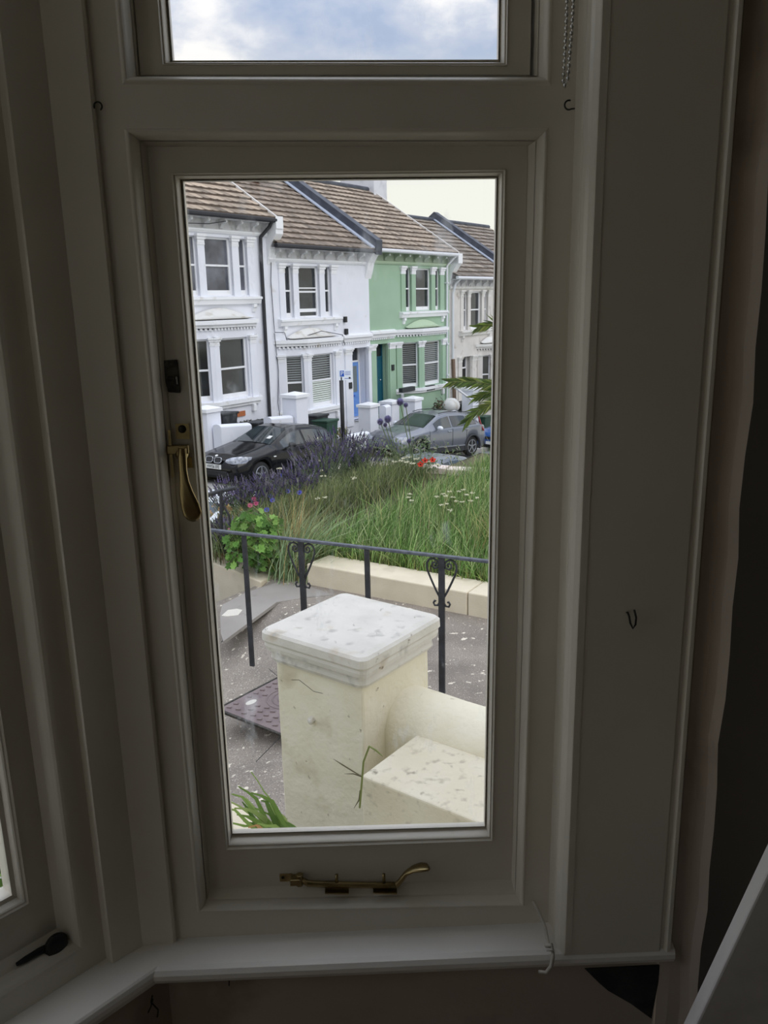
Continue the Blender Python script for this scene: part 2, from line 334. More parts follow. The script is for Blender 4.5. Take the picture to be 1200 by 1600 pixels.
def pane(g, parent, name='pane', nrm=P3(0, 1, 0)):
    mb = MB(); c = sum(g)/4; g2 = [p+(p-c)/np.linalg.norm(p-c)*.006 for p in g]
    mb.add([p+nrm*.004 for p in g2]+[p+nrm*.008 for p in g2], [(0, 1, 2, 3), (7, 6, 5, 4), (0, 4, 5, 1), (1, 5, 6, 2), (2, 6, 7, 3), (3, 7, 4, 0)])
    return mb.build(name, M['glass'], parent)
pane(glas, win1); pane(ug, win1)
# --- brass casement stay on the bottom rail
yb = YS-.012
st = MB(); pv = onY(458, 1374, yb)
pts = [onY(x, y, yb) for x, y in ((470, 1374), (482, 1380.5), (520, 1382), (560, 1382.5), (600, 1383), (619, 1383))]
st.tube(pts, [.0045, .0052, .0052, .0052, .0052, .005], 10)
tail = [(619, 1383, .005, .005), (626, 1376, .0045, .0045), (634, 1365, .005, .004), (645, 1358, .009, .003), (658, 1355, .012, .0022), (668, 1355, .010, .002), (671, 1357, .004, .0015)]
V = []; n = 10
for i, (x, y, wv, tk) in enumerate(tail):
    p = onY(x, y, yb-.002*i/2); a = tail[max(i-1, 0)]; b = tail[min(i+1, len(tail)-1)]
    t = onY(b[0], b[1], yb)-onY(a[0], a[1], yb); t /= np.linalg.norm(t); u = np.cross(t, nin); q = nin
    for k in range(n): V.append(p + tk*math.cos(2*PI*k/n)*u + wv*math.sin(2*PI*k/n)*q)
st.add(V, [(i*n+k, i*n+(k+1) % n, (i+1)*n+(k+1) % n, (i+1)*n+k) for i in range(len(tail)-1) for k in range(n)]+[tuple(range((len(tail)-1)*n, len(tail)*n))])
stay = st.build('casement_stay', M['brass'], win1, smooth=True, label='brass casement stay lying along the bottom rail')
b = MB(); b.box(onY(447, 1371, YS-.001), (.021, 0, 0), (0, .003, 0), (0, 0, .014)).box(onY(462, 1375, yb), (.017, 0, 0), (0, .016, 0), (0, 0, .011))
b.tube([onY(468, 1366, yb), onY(468, 1383, yb)], .006, 10); b.build('pivot', M['brass'], stay, bevel=.001)
b = MB(); b.lathe(onY(442, 1371, YS-.002), [(.0028, 0), (.0022, .0016), (.0008, .0018)], nin, 10); b.build('screw', M['old_metal'], stay)
pg = MB(); pg.tube([onY(526, 1380, yb), onY(526, 1366.5, yb)], .0026, 10); pg.build('peg', M['brass'], stay, smooth=True)
pg = MB(); pg.tube([onY(600, 1380, yb), onY(599.5, 1365.5, yb)], .0026, 10); pg.build('peg', M['brass'], stay, smooth=True)
for x0, x1 in ((508, 545), (583, 620)):
    b = MB(); a, c = onY(x0, 1389, YS-.012), onY(x1, 1389.5, YS-.012); b.box((a+c)/2, c-a, (0, .022, 0), (0, 0, .002)); b.build('peg_plate', M['brass'], stay)
# --- brass fastener on the left stile
yb = YS-.004
b = MB(); a, c = onY(285, 676, YS-.001), onY(288, 700, YS-.001)
b.add([onY(x, y, YS-.003) for x, y in ((274, 662), (295, 662), (297, 686), (275, 686))]+[onY(x, y, YS) for x, y in ((274, 662), (295, 662), (297, 686), (275, 686))], [(0, 1, 2, 3), (0, 4, 5, 1), (1, 5, 6, 2), (2, 6, 7, 3), (3, 7, 4, 0)])
b.add([onY(x, y, YS-.003) for x, y in ((289, 716), (299, 714), (301, 731), (290, 731))]+[onY(x, y, YS) for x, y in ((289, 716), (299, 714), (301, 731), (290, 731))], [(0, 1, 2, 3), (0, 4, 5, 1), (1, 5, 6, 2), (2, 6, 7, 3), (3, 7, 4, 0)])
fas = b.build('casement_fastener', M['brass'], win1, label='brass casement fastener with a paddle handle on the left stile')
b = MB(); b.lathe(onY(284.5, 670.5, YS-.003), [(.006, 0), (.005, .002), (.002, .0022)], nin, 14); b.build('screw', M['old_metal'], fas, smooth=True)
b = MB(); b.box(onY(279, 702, YS-.012), (.030, 0, 0), (0, .012, 0), (0, 0, .012)); b.lathe(onY(286, 707, YS-.004), [(.0095, 0), (.0095, .010), (.007, .015), (.003, .017)], nin, 16)
b.build('boss', M['brass'], fas, bevel=.001)
hn = [(285, 700, .006, .005), (285, 715, .0062, .0048), (286, 735, .0058, .004), (288, 752, .0068, .0035), (291, 770, .0100, .003), (297, 790, .0132, .0028), (301, 803, .0135, .0026), (303, 811, .009, .002), (304, 815, .003, .0012)]
hb = MB(); V = []
for i, (x, y, wv, tk) in enumerate(hn):
    p = onY(x, y, YS-.022-.010*math.sin(PI*i/8)); a = hn[max(i-1, 0)]; c = hn[min(i+1, len(hn)-1)]
    t = onY(c[0], c[1], YS)-onY(a[0], a[1], YS); t /= np.linalg.norm(t); u = np.cross(t, nin)
    for k in range(12): V.append(p + wv*math.cos(2*PI*k/12)*u + tk*math.sin(2*PI*k/12)*nin)
hb.add(V, [(i*12+k, i*12+(k+1) % 12, (i+1)*12+(k+1) % 12, (i+1)*12+k) for i in range(len(hn)-1) for k in range(12)]+[tuple(range(12)), tuple(range((len(hn)-1)*12, len(hn)*12))])
hb.build('handle', M['brass'], fas, smooth=True)
b = MB(); b.add([onY(x, y, YQ+.002) for x, y in ((262, 672), (266, 672), (272, 745), (268, 748))]+[onY(x, y, YQ+.006) for x, y in ((262, 672), (266, 672), (272, 745), (268, 748))], [(0, 1, 2, 3), (0, 4, 5, 1), (1, 5, 6, 2), (2, 6, 7, 3), (3, 7, 4, 0)]); b.build('hook_plate', M['brass'], fas)
b = MB(); Q = [(256, 563), (277, 562), (280, 590), (281.5, 614), (263, 613), (257, 590)]
b.add([onY(x, y, YS-.004) for x, y in Q]+[onY(x, y, YS) for x, y in Q], [tuple(range(6))]+[(i, 6+i, 6+(i+1) % 6, (i+1) % 6) for i in range(6)])
lock = b.build('old_lock_plate', M['old_metal'], win1, bevel=.0008, label='aged dark metal lock plate on the left stile')
b = MB(); b.tube([onY(264, 592, YS-.006), onY(274, 592, YS-.012), onY(274, 600, YS-.012)], .004, 8); b.build('catch', M['old_metal'], lock)
for y_ in (569, 606): b = MB(); b.lathe(onY(268, y_, YS-.004), [(.0026, 0), (.002, .001)], nin, 10); b.build('screw', M['old_metal'], lock)
# --- window_2: the next facet of the bay
ang = math.radians(44); E2 = P3(-math.sin(ang), -math.cos(ang), 0); N2 = P3(E2[1], -E2[0], 0)
S0 = onZ(240, 1517, zs)
def G(a, off, z): return P3(S0[0], S0[1], 0) + E2*a + N2*(.08+off) + UZ*z
win2 = thing('window_2', G(.4, 0, zs), kind='structure')
def q2(a0, a1, z0, z1, off): return [G(a1, off, z1), G(a0, off, z1), G(a0, off, z0), G(a1, off, z0)]
def facet_light(A, W, parent, upper=True):
    mb = MB(); cs = MB()
    for z0, z1 in ((0, 1.72),) + (((1.80, 2.55),) if upper else ()):
        lo = z0 if z0 else zs; k = 0 if z0 else 1
        def q(da, dzl, off): return q2(A+da, A+W-da, (lo + dzl) if k else lo+(dzl-.036), z1-da, off)
        o_, qk, qk2, sa, bo_, bi_, g_ = q(0, .036, 0), q(.016, .058, .015), q(.018, .060, .019), q(.026, .076, .031), q(.060, .142, .031), q(.064, .146, .032), q(.078, .160, .045)
        mitre_profile(mb, o_, qk, -N2, .006, 5); rings(mb, [qk, qk2, sa, [p+N2*.08 for p in sa]])
        rings(cs, [sa, bo_, [p-N2*.0015 for p in lerpq(bo_, bi_, .35)], bi_]); mid = [p+N2*.004 for p in lerpq(bi_, g_, .55)]
        mitre_profile(cs, bi_, mid, -N2, .003, 4); rings(cs, [mid, g_, [p+N2*.03 for p in g_], [p+N2*.042 for p in sa], sa])
        yield_g.append(g_)
        holes.append(o_)
    return mb, cs
yield_g = []; holes = []
A0, WD = .066, .60
mbf, mbc = facet_light(A0, WD, win2); mbf2, mbc2 = facet_light(A0+WD+.10, WD, win2)
LF = A0+2*WD+.10+.08
# frame face around four holes
def gpt(p): return ((p-P3(S0[0], S0[1], 0))@E2, p[2])
av = [-.0, A0, A0+WD, A0+WD+.10, A0+2*WD+.10, LF]; zv = [zs, zs+.036, 1.72, 1.80, 2.55, ZT]
for i in range(5):
    for j in range(5):
        if i in (1, 3) and j in (1, 3): continue
        mbf.add([G(av[i], 0, zv[j]), G(av[i+1], 0, zv[j]), G(av[i+1], 0, zv[j+1]), G(av[i], 0, zv[j+1])], [(0, 1, 2, 3)])
        mbf.add([G(av[i], .11, zv[j]), G(av[i+1], .11, zv[j]), G(av[i+1], .11, zv[j+1]), G(av[i], .11, zv[j+1])], [(3, 2, 1, 0)])
mbf.add(mbf2.v, mbf2.f); mbc_ = mbc
mbf.build('frame', M['paint'], win2)
mbc.build('casement', M['paint'], win2); mbc2.build('casement', M['paint'], win2)
for g_ in yield_g: pane(g_, win2, nrm=N2)
# black stay on window_2's bottom rail
def on2(x, y, off):
    d = ray(x, y); o_ = P3(S0[0], S0[1], 0)+N2*(.08+off); t = ((o_-CAM)@N2)/(d@N2); return CAM+d*t
b = MB(); hp = [(26, 1507, .003), (40, 1499, .005), (52, 1492, .0055), (60, 1487, .006), (68, 1483, .006), (76, 1479, .006), (84, 1476, .006), (90, 1475, .005)]
V = []
for i, (x, y, wv) in enumerate(hp):
    p = on2(x, y, .018); t = on2(hp[min(i+1, 7)][0], hp[min(i+1, 7)][1], .018)-on2(hp[max(i-1, 0)][0], hp[max(i-1, 0)][1], .018); t /= np.linalg.norm(t); u = np.cross(t, N2)
    for k in range(10): V.append(p+wv*math.cos(2*PI*k/10)*u+min(wv, .004)*math.sin(2*PI*k/10)*N2)
b.add(V, [(i*10+k, i*10+(k+1) % 10, (i+1)*10+(k+1) % 10, (i+1)*10+k) for i in range(7) for k in range(10)]+[tuple(range(10)), tuple(range(70, 80))])
_c = on2(88, 1476, .014); _n = len(b.v); b.lathe(_c+N2*.004, [(.017, 0), (.0185, .003), (.017, .008), (.010, .0105)], -N2, 20)
b.build('casement_stay', M['black_stay'], win2, smooth=True, label='black casement stay with a round end on the bottom rail')
# --- corner post between the two facets
pA, pB, pC = P3(-.318, -.056, 0), P3(-.370, -.059, 0), P3(-.409, -.094, 0)
pl = [pA+P3(0, .05, 0), pA+P3(0, .003, 0), pA+P3(-.003, 0, 0), pB, pC+P3(.001, .001, 0), pC+N2*.003, pC+N2*.05]
b = MB(); nn = len(pl); b.add([p+UZ*(zs-.002) for p in pl]+[p+UZ*ZT for p in pl], [(i, (i+1) % nn, nn+(i+1) % nn, nn+i) for i in range(nn)]+[tuple(range(nn))[::-1], tuple(range(nn, 2*nn))])
tag(b.build('trim_1', M['paint']), 'white painted corner post between the two bay windows', kind='structure')
# --- sill board, bullnosed, following both facets, and its apron
def sill_poly(off, yo):
    n_in = P3(0, -1, 0); c0 = S0
    a = P3(.478, S0[1]-off*1-.001, 0); cn = P3(S0[0], S0[1], 0)+P3(0, -off, 0)+P3(-math.tan(math.radians(23))*off, 0, 0)*1
    return [a, cn, G(1.5, -.08-off, 0)]
b = MB(); rows = []
for off, z in ((-.30, zs), (0, zs), (.008, zs-.003), (.012, zs-.010), (.012, zs-.018), (.008, zs-.026), (0, zs-.029), (-.30, zs-.029)):
    pts = sill_poly(off-.010, 0); rows.append([p+UZ*z for p in pts])
for A, B in zip(rows[:-1], rows[1:]):
    for i in range(2): b.add([A[i], A[i+1], B[i+1], B[i]], [(0, 1, 2, 3)])
b.add([r_[0] for r_ in rows], [tuple(range(8))])
tag(b.build('trim_2', M['sill'], smooth=False), 'white painted bullnosed window sill running round the bay', kind='structure')
b = MB(); c1 = P3(S0[0]+.012, S0[1]+.03, 0)
for A, B in ((P3(.50, c1[1], 0), c1), (c1, c1+E2*1.6)):
    b.add([A+UZ*0, B+UZ*0, B+UZ*(zs-.028), A+UZ*(zs-.028)], [(0, 1, 2, 3)])
wf = tag(b.build('wall_front', M['plaster']), 'bare plaster wall below the window sill', kind='structure')
b = MB()
Q = [onY(x, y, c1[1]-.002) for x, y in ((914, 1514), (1034, 1508), (1018, 1592), (985, 1568), (950, 1548), (935, 1535))]
b.add(Q+[p+P3(0, .02, 0) for p in Q], [(0, 1, 2, 3, 4, 5)]+[(i, 6+i, 6+(i+1) % 6, (i+1) % 6) for i in range(6)])
b.build('plaster_hole', M['plaster_hole'], wf, label='dark patch of broken plaster under the right end of the sill')
for pts in (((203, 1563), (200, 1572), (204, 1580), (209, 1590), (207, 1600)), ((216, 1568), (212, 1578), (207, 1584)), ((358, 1530), (358, 1540))):
    b = MB(); b.tube([onY(x, y, c1[1]-.0005) if x > 230 else onY(x, y, c1[1]-.04) for x, y in pts], .0012, 5) if pts[0][0] > 230 else b.tube([c1+E2*.03+UZ*onY(x, y, c1[1]-.03)[2]+E2*((pts[0][0]-x)*.0012)-N2*.0005 for x, y in pts], .0012, 5)
    b.build('plaster_crack', M['plaster_hole'], wf)
# --- right reveal: beads and the flat board standing on the sill
yb = S0[1]-.001
b = MB(); prof = [(XR-.001, YF+.02), (XR-.001, YF-.002), (XR+.002, -.070), (XR+.0035, -.072), (XR+.0035, -.082), (XR+.001, -.084), (XR+.001, -.1), (XR+.004, -.106), (XR+.010, yb-.001), (XR+.02, yb-.001), (XR+.02, YF+.02)]
nn = len(prof); b.add([P3(x, y, zs-.001) for x, y in prof]+[P3(x, y, ZT) for x, y in prof], [(i, (i+1) % nn, nn+(i+1) % nn, nn+i) for i in range(nn)]+[tuple(range(nn))[::-1], tuple(range(nn, 2*nn))])
tag(b.build('trim_3', M['paint']), 'white painted beaded edge strip at the right of the window frame', kind='structure')
b = MB(); prof = [(XR+.009, yb+.004), (XR+.009, yb), (.452, yb), (.456, yb+.004), (.460, yb+.004), (.464, yb-.002), (.469, yb-.002), (.472, yb+.004), (.472, yb+.06), (XR+.009, yb+.06)]
nn = len(prof); b.add([P3(x, y, zs-.004) for x, y in prof]+[P3(x, y, ZT) for x, y in prof], [(i, (i+1) % nn, nn+(i+1) % nn, nn+i) for i in range(nn)]+[tuple(range(nn))[::-1], tuple(range(nn, 2*nn))])
tag(b.build('trim_4', M['paint']), 'wide flat painted board at the right of the window', kind='structure')
# plaster return and the dark room wall
b = MB(); rows = []
for k in range(40):
    z = k*ZT/39; j = .0022*math.sin(k*2.3)+.0018*math.sin(k*5.1+1)
    rows.append([P3(.466, yb+.03, z), P3(.480, yb+.018, z), P3(.497+j, yb+.014, z), P3(.507+j, yb+.002, z), P3(.512+j, yb-.02, z), P3(.60, -.42, z), P3(.75, -1.0, z)])
for A, B in zip(rows[:-1], rows[1:]):
    for i in range(4): b.add([A[i], A[i+1], B[i+1], B[i]], [(0, 1, 2, 3)])
wr_ = tag(b.build('trim_5', M['plaster'], smooth=True), 'uneven bare plaster edge beyond the window board', kind='structure')
b = MB()
for A, B in zip(rows[:-1], rows[1:]):
    for i in (4, 5): b.add([A[i], A[i+1], B[i+1], B[i]], [(0, 1, 2, 3)])
    b.add([A[6], P3(.75, -3.8, A[6][2]), P3(.75, -3.8, B[6][2]), B[6]], [(0, 1, 2, 3)])
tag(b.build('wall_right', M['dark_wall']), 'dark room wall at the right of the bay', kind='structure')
# floor, ceiling, remaining walls (with the bay's third window, which lights the room)
def quad(name, pts, m): b = MB(); b.add(pts, [tuple(range(len(pts)))]); return tag(b.build(name, m), kind='structure')
g1 = G(LF, 0, 0); E3 = P3(math.cos(math.radians(180+92)), math.sin(math.radians(180+92)), 0)
g2 = g1+E3*.75
quad('floor', [P3(.8, -.05, 0), P3(-.45, -.05, 0), g1, g2, P3(-2.6, g2[1], 0), P3(-2.6, -3.8, 0), P3(.8, -3.8, 0)], M['carpet'])
quad('ceiling', [P3(.8, -.03, ZT), P3(-.45, .06, ZT), g1+UZ*ZT+N2*.12, g2+UZ*ZT, P3(-2.6, g2[1], ZT), P3(-2.6, -3.8, ZT), P3(.8, -3.8, ZT)], M['roomwall'])
b = MB()                                                # the back wall with an unseen opening added to brighten the room from behind
for x0, x1, z0, z1 in ((-2.6, .8, 0, 1.0), (-2.6, .8, 2.2, ZT), (-2.6, -1.22, 1.0, 2.2), (-.92, .8, 1.0, 2.2)): b.add([P3(x0, -3.8, z0), P3(x1, -3.8, z0), P3(x1, -3.8, z1), P3(x0, -3.8, z1)], [(0, 1, 2, 3)])
tag(b.build('wall_back', M['roomwall']), kind='structure')
quad('wall_left', [P3(-2.6, -3.8, 0), P3(-2.6, g2[1], 0), P3(-2.6, g2[1], ZT), P3(-2.6, -3.8, ZT)], M['roomwall'])
b = MB(); b.add([P3(-2.6, g2[1], 0), g2, g2+UZ*ZT, P3(-2.6, g2[1], ZT)], [(0, 1, 2, 3)])
for a0, a1, z0, z1 in ((0, .75, 0, zs+.1), (0, .75, 2.45, ZT), (0, .1, zs+.1, 2.45), (.65, .75, zs+.1, 2.45)):
    b.add([g1+E3*a0+UZ*z0, g1+E3*a1+UZ*z0, g1+E3*a1+UZ*z1, g1+E3*a0+UZ*z1], [(0, 1, 2, 3)])
b.add([P3(XR, 0.07, 0), P3(XR, 0.07, zs), P3(XL, .07, zs), P3(XL, .07, 0)], [(0, 1, 2, 3)])
b.add([P3(.30, .075, 0), P3(.30, .075, 2.9), P3(2.2, .075, 2.9), P3(2.2, .075, 0)], [(0, 1, 2, 3)])
tag(b.build('wall_bay', M['roomwall']), kind='structure')
# --- small things inside
beads = thing('blind_chain', onY(889, 137, -.075), 'steel beaded blind chain hanging at the top right of the window frame', 'blind chain')
def chain_path(t):
    if t < 1: x, y = 886-3.5*min(1, t)**1.0*1.0, -60+190*t
    return None
pl = []
for x0, x1 in ((886.5, 880.5), (896.5, 887)):
    for k in range(22):
        t = k/21; y_ = -90+(217 if x0 < 890 else 213)*t; xx = x0+(x1-x0)*((max(0, y_)/130)**1.2); pl.append((xx, y_, -.076 if x0 < 890 else -.084))
pl += [(883, 134, -.080)]
proto = None
for x, y, Y in pl:
    p = onY(x, y, Y)
    if proto is None:
        bb = MB(); bb.ball(p, .0027, 10, 7); proto = bb.build('bead', M['steel'], beads, smooth=True); p0 = p
    else: copy_part(proto, beads, p-p0)
b = MB(); b.tube([onY(x, y, Y) for x, y, Y in pl[:22]], .0006, 5); b.tube([onY(x, y, Y) for x, y, Y in pl[22:44]]+[onY(883, 134, -.08)], .0006, 5)
b.build('link_wire', M['steel'], beads)
def hook(name, px, Y, r, label, m=M['iron_hook'], a0=-40, a1=240, loc=None, stem=None):
    c = onY(px[0], px[1], Y); b = MB(); pts = [c+P3(math.cos(math.radians(a))*r, 0, math.sin(math.radians(a))*r) for a in np.linspace(a0, a1, 14)]
    if stem is not None: pts = pts+[pts[-1]*.5+(c+np.array(stem))*.5, c+np.array(stem)] if False else [c+np.array(stem)]+pts
    b.tube(pts, .0011, 7); return tag(b.build(name, m, smooth=True), label, 'hook')
hook('cup_hook', (889, 164), -.058, .0055, 'small dark cup hook screwed into the frame below the blind chain', a0=-60, a1=-290, stem=(.008, .004, -.0035))
hook('cup_hook', (153, 166), -.056, .0050, 'small dark cup hook at the top of the corner post', a0=200, a1=-60, stem=(-.006, .006, .002))
c = onY(986, 966, yb-.012); b = MB()
b.tube([onY(979, 957, yb+.001), onY(981, 957, yb-.006), onY(983, 963, yb-.010), onY(985, 974, yb-.014), onY(989, 982, yb-.016), onY(993, 976, yb-.018), onY(994, 965, yb-.018), onY(991, 953, yb-.018)], .0014, 8)
tag(b.build('curtain_hook', M['iron_hook'], smooth=True), 'small metal hook on the wide flat board at the right', 'hook')
b = MB(); b.tube([onY(833, 1408, YF-.004), onY(842, 1425, YF-.012), onY(852, 1450, -.075), onY(857, 1478, -.105), onY(858, 1483, yb-.012)], .0028, 8)
cord = tag(b.build('cord', M['cord'], smooth=True), 'white cord running over the sill to a painted hook', 'cord')
b = MB(); b.tube([onY(853, 1478, yb-.006), onY(862, 1476, yb-.016), onY(864, 1484, yb-.018), onY(854, 1484, yb-.016)], .0026, 8); b.build('knot', M['cord'], cord, smooth=True)
b = MB(); b.tube([onY(864, 1484, yb-.014), onY(864, 1495, yb-.018), onY(861, 1510, yb-.022), onY(853, 1520, yb-.024), onY(842, 1518, yb-.024)], [.0022, .003, .003, .003, .0024], 8); tag(b.build('sill_hook', M['cord'], smooth=True), 'white painted hook on the front edge of the sill holding the cord', 'hook')
# leaning plank at lower right
a, c = onY(1203, 1358, -.33), onY(1080, 1618, -.33); ax = (a-c); ln = np.linalg.norm(ax); ax = ax/ln
bx_ = np.cross(ax, P3(0, -1, 0)); bx_ = bx_ if bx_[0] > 0 else -bx_
low = c-ax*(c[2]/ax[2]); hi = a+ax*.30
b = MB(); 
wdt = .35
b.box((low+hi)/2+bx_*.0+P3(0, .012, 0)+bx_*wdt/2, hi-low, bx_*wdt, P3(0, .024, 0))
for v_ in b.v: pass
pk = tag(b.build('plank', M['plank'], bevel=.003), 'white painted board leaning at the lower right corner by the dark wall', 'board')
#=================================================================== OUTSIDE: GROUND
def zroad(s): return -2.86-.083*(s+6.3)
sarr = (-30, 40)
def ground_quad(name, v0, v1, dz, m, label, th=.1, s0=-30, s1=45):
    b = MB(); V = [F(s, v, zroad(s)+dz-t) for t in (0, th) for s, v in ((s0, v0), (s1, v0), (s1, v1), (s0, v1))]
    b.add(V, [(3, 2, 1, 0), (4, 5, 6, 7), (0, 1, 5, 4), (1, 2, 6, 5), (2, 3, 7, 6), (3, 0, 4, 7)])
    return tag(b.build(name, m), label, kind='structure')
ground_quad('road', 4.0, 12.2, 0, M['road'], 'grey tarmac street running downhill to the right')
ground_quad('pavement', 2.7, 4.0, .12, M['pave'], 'pavement along the far side of the street', .2)
ground_quad('pavement', 12.2, 14.0, .12, M['pave'], 'pavement along the near side of the street', .2)
ground_quad('verge', -12, 2.7, .35, M['soil'], 'front garden ground of the terrace opposite', .3)
# near side: path, planted bed, kerbs
ZP = -1.2
b = MB()
pp = [onZ(480, 916, ZP)+D*.3, onZ(430, 913, ZP), onZ(408, 911, ZP)]
lowL = onZ(338, 941, -1.38); 
pw = [P3(3.2, 3.4, ZP)+D*2.0, pp[0], onZ(425, 905, ZP), lowL+P3(-.0, .0, 0), lowL+P3(-1.8, 1.3, -.5), P3(-3.2, 3.6, -1.75), P3(-1.35, 3.2, ZP-.12), P3(-1.1, .9, ZP-.05), P3(3.6, .3, ZP)]
ctr = P3(-.1, 3.6, ZP)
b.add([ctr]+pw, [(0, i, i+1) for i in range(1, len(pw))]+[(0, len(pw), 1)])
tag(b.build('path', M['ash']), 'worn speckled asphalt path beside the gate pillar', kind='structure')
b = MB(); q = [(344, 958), (347, 945), (385, 925), (430, 911), (478, 914), (520, 929), (470, 935), (432, 941), (395, 968), (349, 1002), (345, 990)]
Pq = [onZ(x, y, ZP+.004) for x, y in q]; b.add([p+P3(0, 0, .0) for p in Pq]+[p-UZ*.03 for p in Pq], [tuple(range(11))[::-1]]+[(i, (i+1) % 11, 11+(i+1) % 11, 11+i) for i in range(11)])
tag(b.build('path_repair', M['cement']), 'smooth grey cement repair strip in the asphalt path', kind='structure')
for k, (q, m_, lb) in enumerate((([(346, 962), (356, 953), (370, 951), (379, 953), (372, 961), (355, 963)], M['stain'], 'pale worn patch in the grey cement'),)):
    b = MB(); Pq = [onZ(x, y, ZP+.008) for x, y in q]; n_ = len(q); b.add(Pq+[p-UZ*.006 for p in Pq], [tuple(range(n_))[::-1]]+[(i, (i+1) % n_, n_+(i+1) % n_, n_+i) for i in range(n_)])
    tag(b.build('path_patch', m_), lb, kind='structure')
b = MB()
for pts in (((346, 1003), (380, 970), (396, 962)), ((421, 938), (440, 935)), ((400, 1190), (440, 1150)), ((420, 1045), (438, 1060)), ((372, 962), (384, 957)), ((347, 962), (358, 952), (376, 950))):
    b.tube([onZ(x, y, ZP+.001) for x, y in pts], .0022, 4)
tag(b.build('path_crack', M['black']), 'thin dark cracks in the path', kind='structure')
# kerb wall (right segment) and left segment
def block(name, top, zb, m, label, bevel=.012, cat=None):
    n_ = len(top); b = MB(); bot = [P3(p[0], p[1], z) for p, z in zip(top, zb)]
    b.add(list(top)+bot, [tuple(range(n_)), tuple(range(n_, 2*n_))[::-1]]+[(i, n_+i, n_+(i+1) % n_, (i+1) % n_) for i in range(n_)])
    o = b.build(name, m, bevel=bevel); return tag(o, label, cat or 'wall')
ZK = onY(485, 881, onZ(485, 913, ZP)[1])[2]
kA = onZ(479, 881, ZK); kB = onZ(761, 931, ZK); kC = onZ(761, 908, ZK); kD = onZ(515, 866.5, ZK)
dirk = (kB-kA)/np.linalg.norm(kB-kA)
kj = kA+dirk*np.linalg.norm(onZ(731, 925, ZK)-kA)
perp = np.cross(UZ, dirk); wk = abs((kC-kB)@perp)
def kseg(a, b_): return [a, b_, b_+perp*wk, a+perp*wk] if (kC-kB)@perp > 0 else [a, b_, b_-perp*wk, a-perp*wk]
k0 = kseg(kA, kj-dirk*.004)
k0 = [k0[0], k0[1], k0[2], k0[3]+dirk*.02]
block('kerb_wall', k0, [ZP-.1]*4, M['kerb'], 'cream painted low kerb wall in front of the grass bank')
block('kerb_wall', kseg(kj+dirk*.004, kj+dirk*2.2), [ZP-.1]*4, M['kerb'], 'continuation of the cream kerb wall right of its joint crack')
zl = ZP+.02
lt = [onZ(331, 879, zl), onZ(362, 890, zl), onZ(407, 909, zl), onZ(438, 893, zl), onZ(380, 868, zl), onZ(331, 852, zl)]
block('kerb_wall', [lt[0]+(lt[0]-lt[1])*1.5]+lt[1:5]+[lt[5]+(lt[5]-lt[4])*1.5], [-1.9]*6, M['kerb'], 'cream painted low planter wall at the left behind the railing')
# lawn bed
ZL = ZK-.04
K0 = kA - dirk*.9 + perp*0; fwd = perp if (kC-kB)@perp > 0 else -perp
LEN = 6.0
cor = [K0+fwd*.2, kA+dirk*6+fwd*.2, kA+dirk*6+fwd*LEN, K0+fwd*LEN]
def lawnz(P):                                            # the bed rises a little away from the path, then falls to the street
    t = ((P-kA)@fwd)/LEN; return ZL+.10*math.sin(min(1, max(0, t))*PI*.5)
b = MB(); nx, ny = 14, 12; V = []
for j in range(ny+1):
    for i in range(nx+1):
        p = (K0+fwd*.15)+(dirk*6.9*i/nx)+(fwd*(LEN-.15)*j/ny); V.append(P3(p[0], p[1], lawnz(p)+.02*math.sin(i*1.7+j)))
b.add(V, [(j*(nx+1)+i, j*(nx+1)+i+1, (j+1)*(nx+1)+i+1, (j+1)*(nx+1)+i) for j in range(ny) for i in range(nx)])
sk = [K0+fwd*.15, K0+dirk*6.9+fwd*.15, K0+dirk*6.9+fwd*LEN, K0+fwd*LEN]
b.add([P3(p[0], p[1], lawnz(p)) for p in sk]+[P3(p[0], p[1], -4.2) for p in sk], [(i, 4+i, 4+(i+1) % 4, (i+1) % 4) for i in range(4)])
tag(b.build('bank', M['soil']), 'earth bank of the front garden behind the kerb wall', kind='structure')
# far coping stones
c0, c1_ = onZ(652, 731, lawnz(K0+fwd*LEN)+.05), onZ(757, 736, lawnz(K0+fwd*LEN)+.05)
dd = c1_-c0; dd[2] = 0; dl = np.linalg.norm(dd); dd /= dl; pd = np.cross(UZ, dd)
cw = thing('coping_wall', c0, 'pinkish white coping along the far edge of the grass bank', 'wall')
k = 0
for a_ in np.arange(-1.2, dl+1.6, .42):
    b = MB(); b.box(c0+dd*(a_+.2)+UZ*(.01*(k % 2)-.02), dd*.41, pd*.26, UZ*.09); b.build('coping_stone', M['pink'], cw, bevel=.01); k += 1
b = MB(); b.box(c0+dd*(dl/2)-UZ*1.6, dd*(dl+2.8), pd*.2, UZ*3.05); b.build('wall_body', M['cream'], cw)
#=================================================================== GATE PILLAR, LOW WALL, BLOCK
PP = math.radians(38.5); Dp = P3(math.sin(PP), math.cos(PP), 0); Np = P3(math.cos(PP), -math.sin(PP), 0)
zc = .47; cs_ = [onZ(x, y, zc) for x, y in ((408, 987), (540, 917), (688, 957), (560, 1043))]
Pc = sum(cs_)/4
pil = thing('gate_pillar', P3(Pc[0], Pc[1], ZP), 'square cream gate pillar with a moulded white cap', 'pillar')
b = MB(); h = .228; cx = P3(Pc[0], Pc[1], 0)
def rsq(hw, z, r=.03, n=5, jx=0):
    pts = []
    for (sx_, sy_, a0) in ((1, 1, 0), (-1, 1, 90), (-1, -1, 180), (1, -1, 270)):
        for i in range(n):
            a = math.radians(a0+90*i/(n-1)); x = sx_*(hw-r)+r*math.cos(a); y = sy_*(hw-r)+r*math.sin(a); pts.append(cx+Np*x+Dp*y+UZ*z)
    return pts
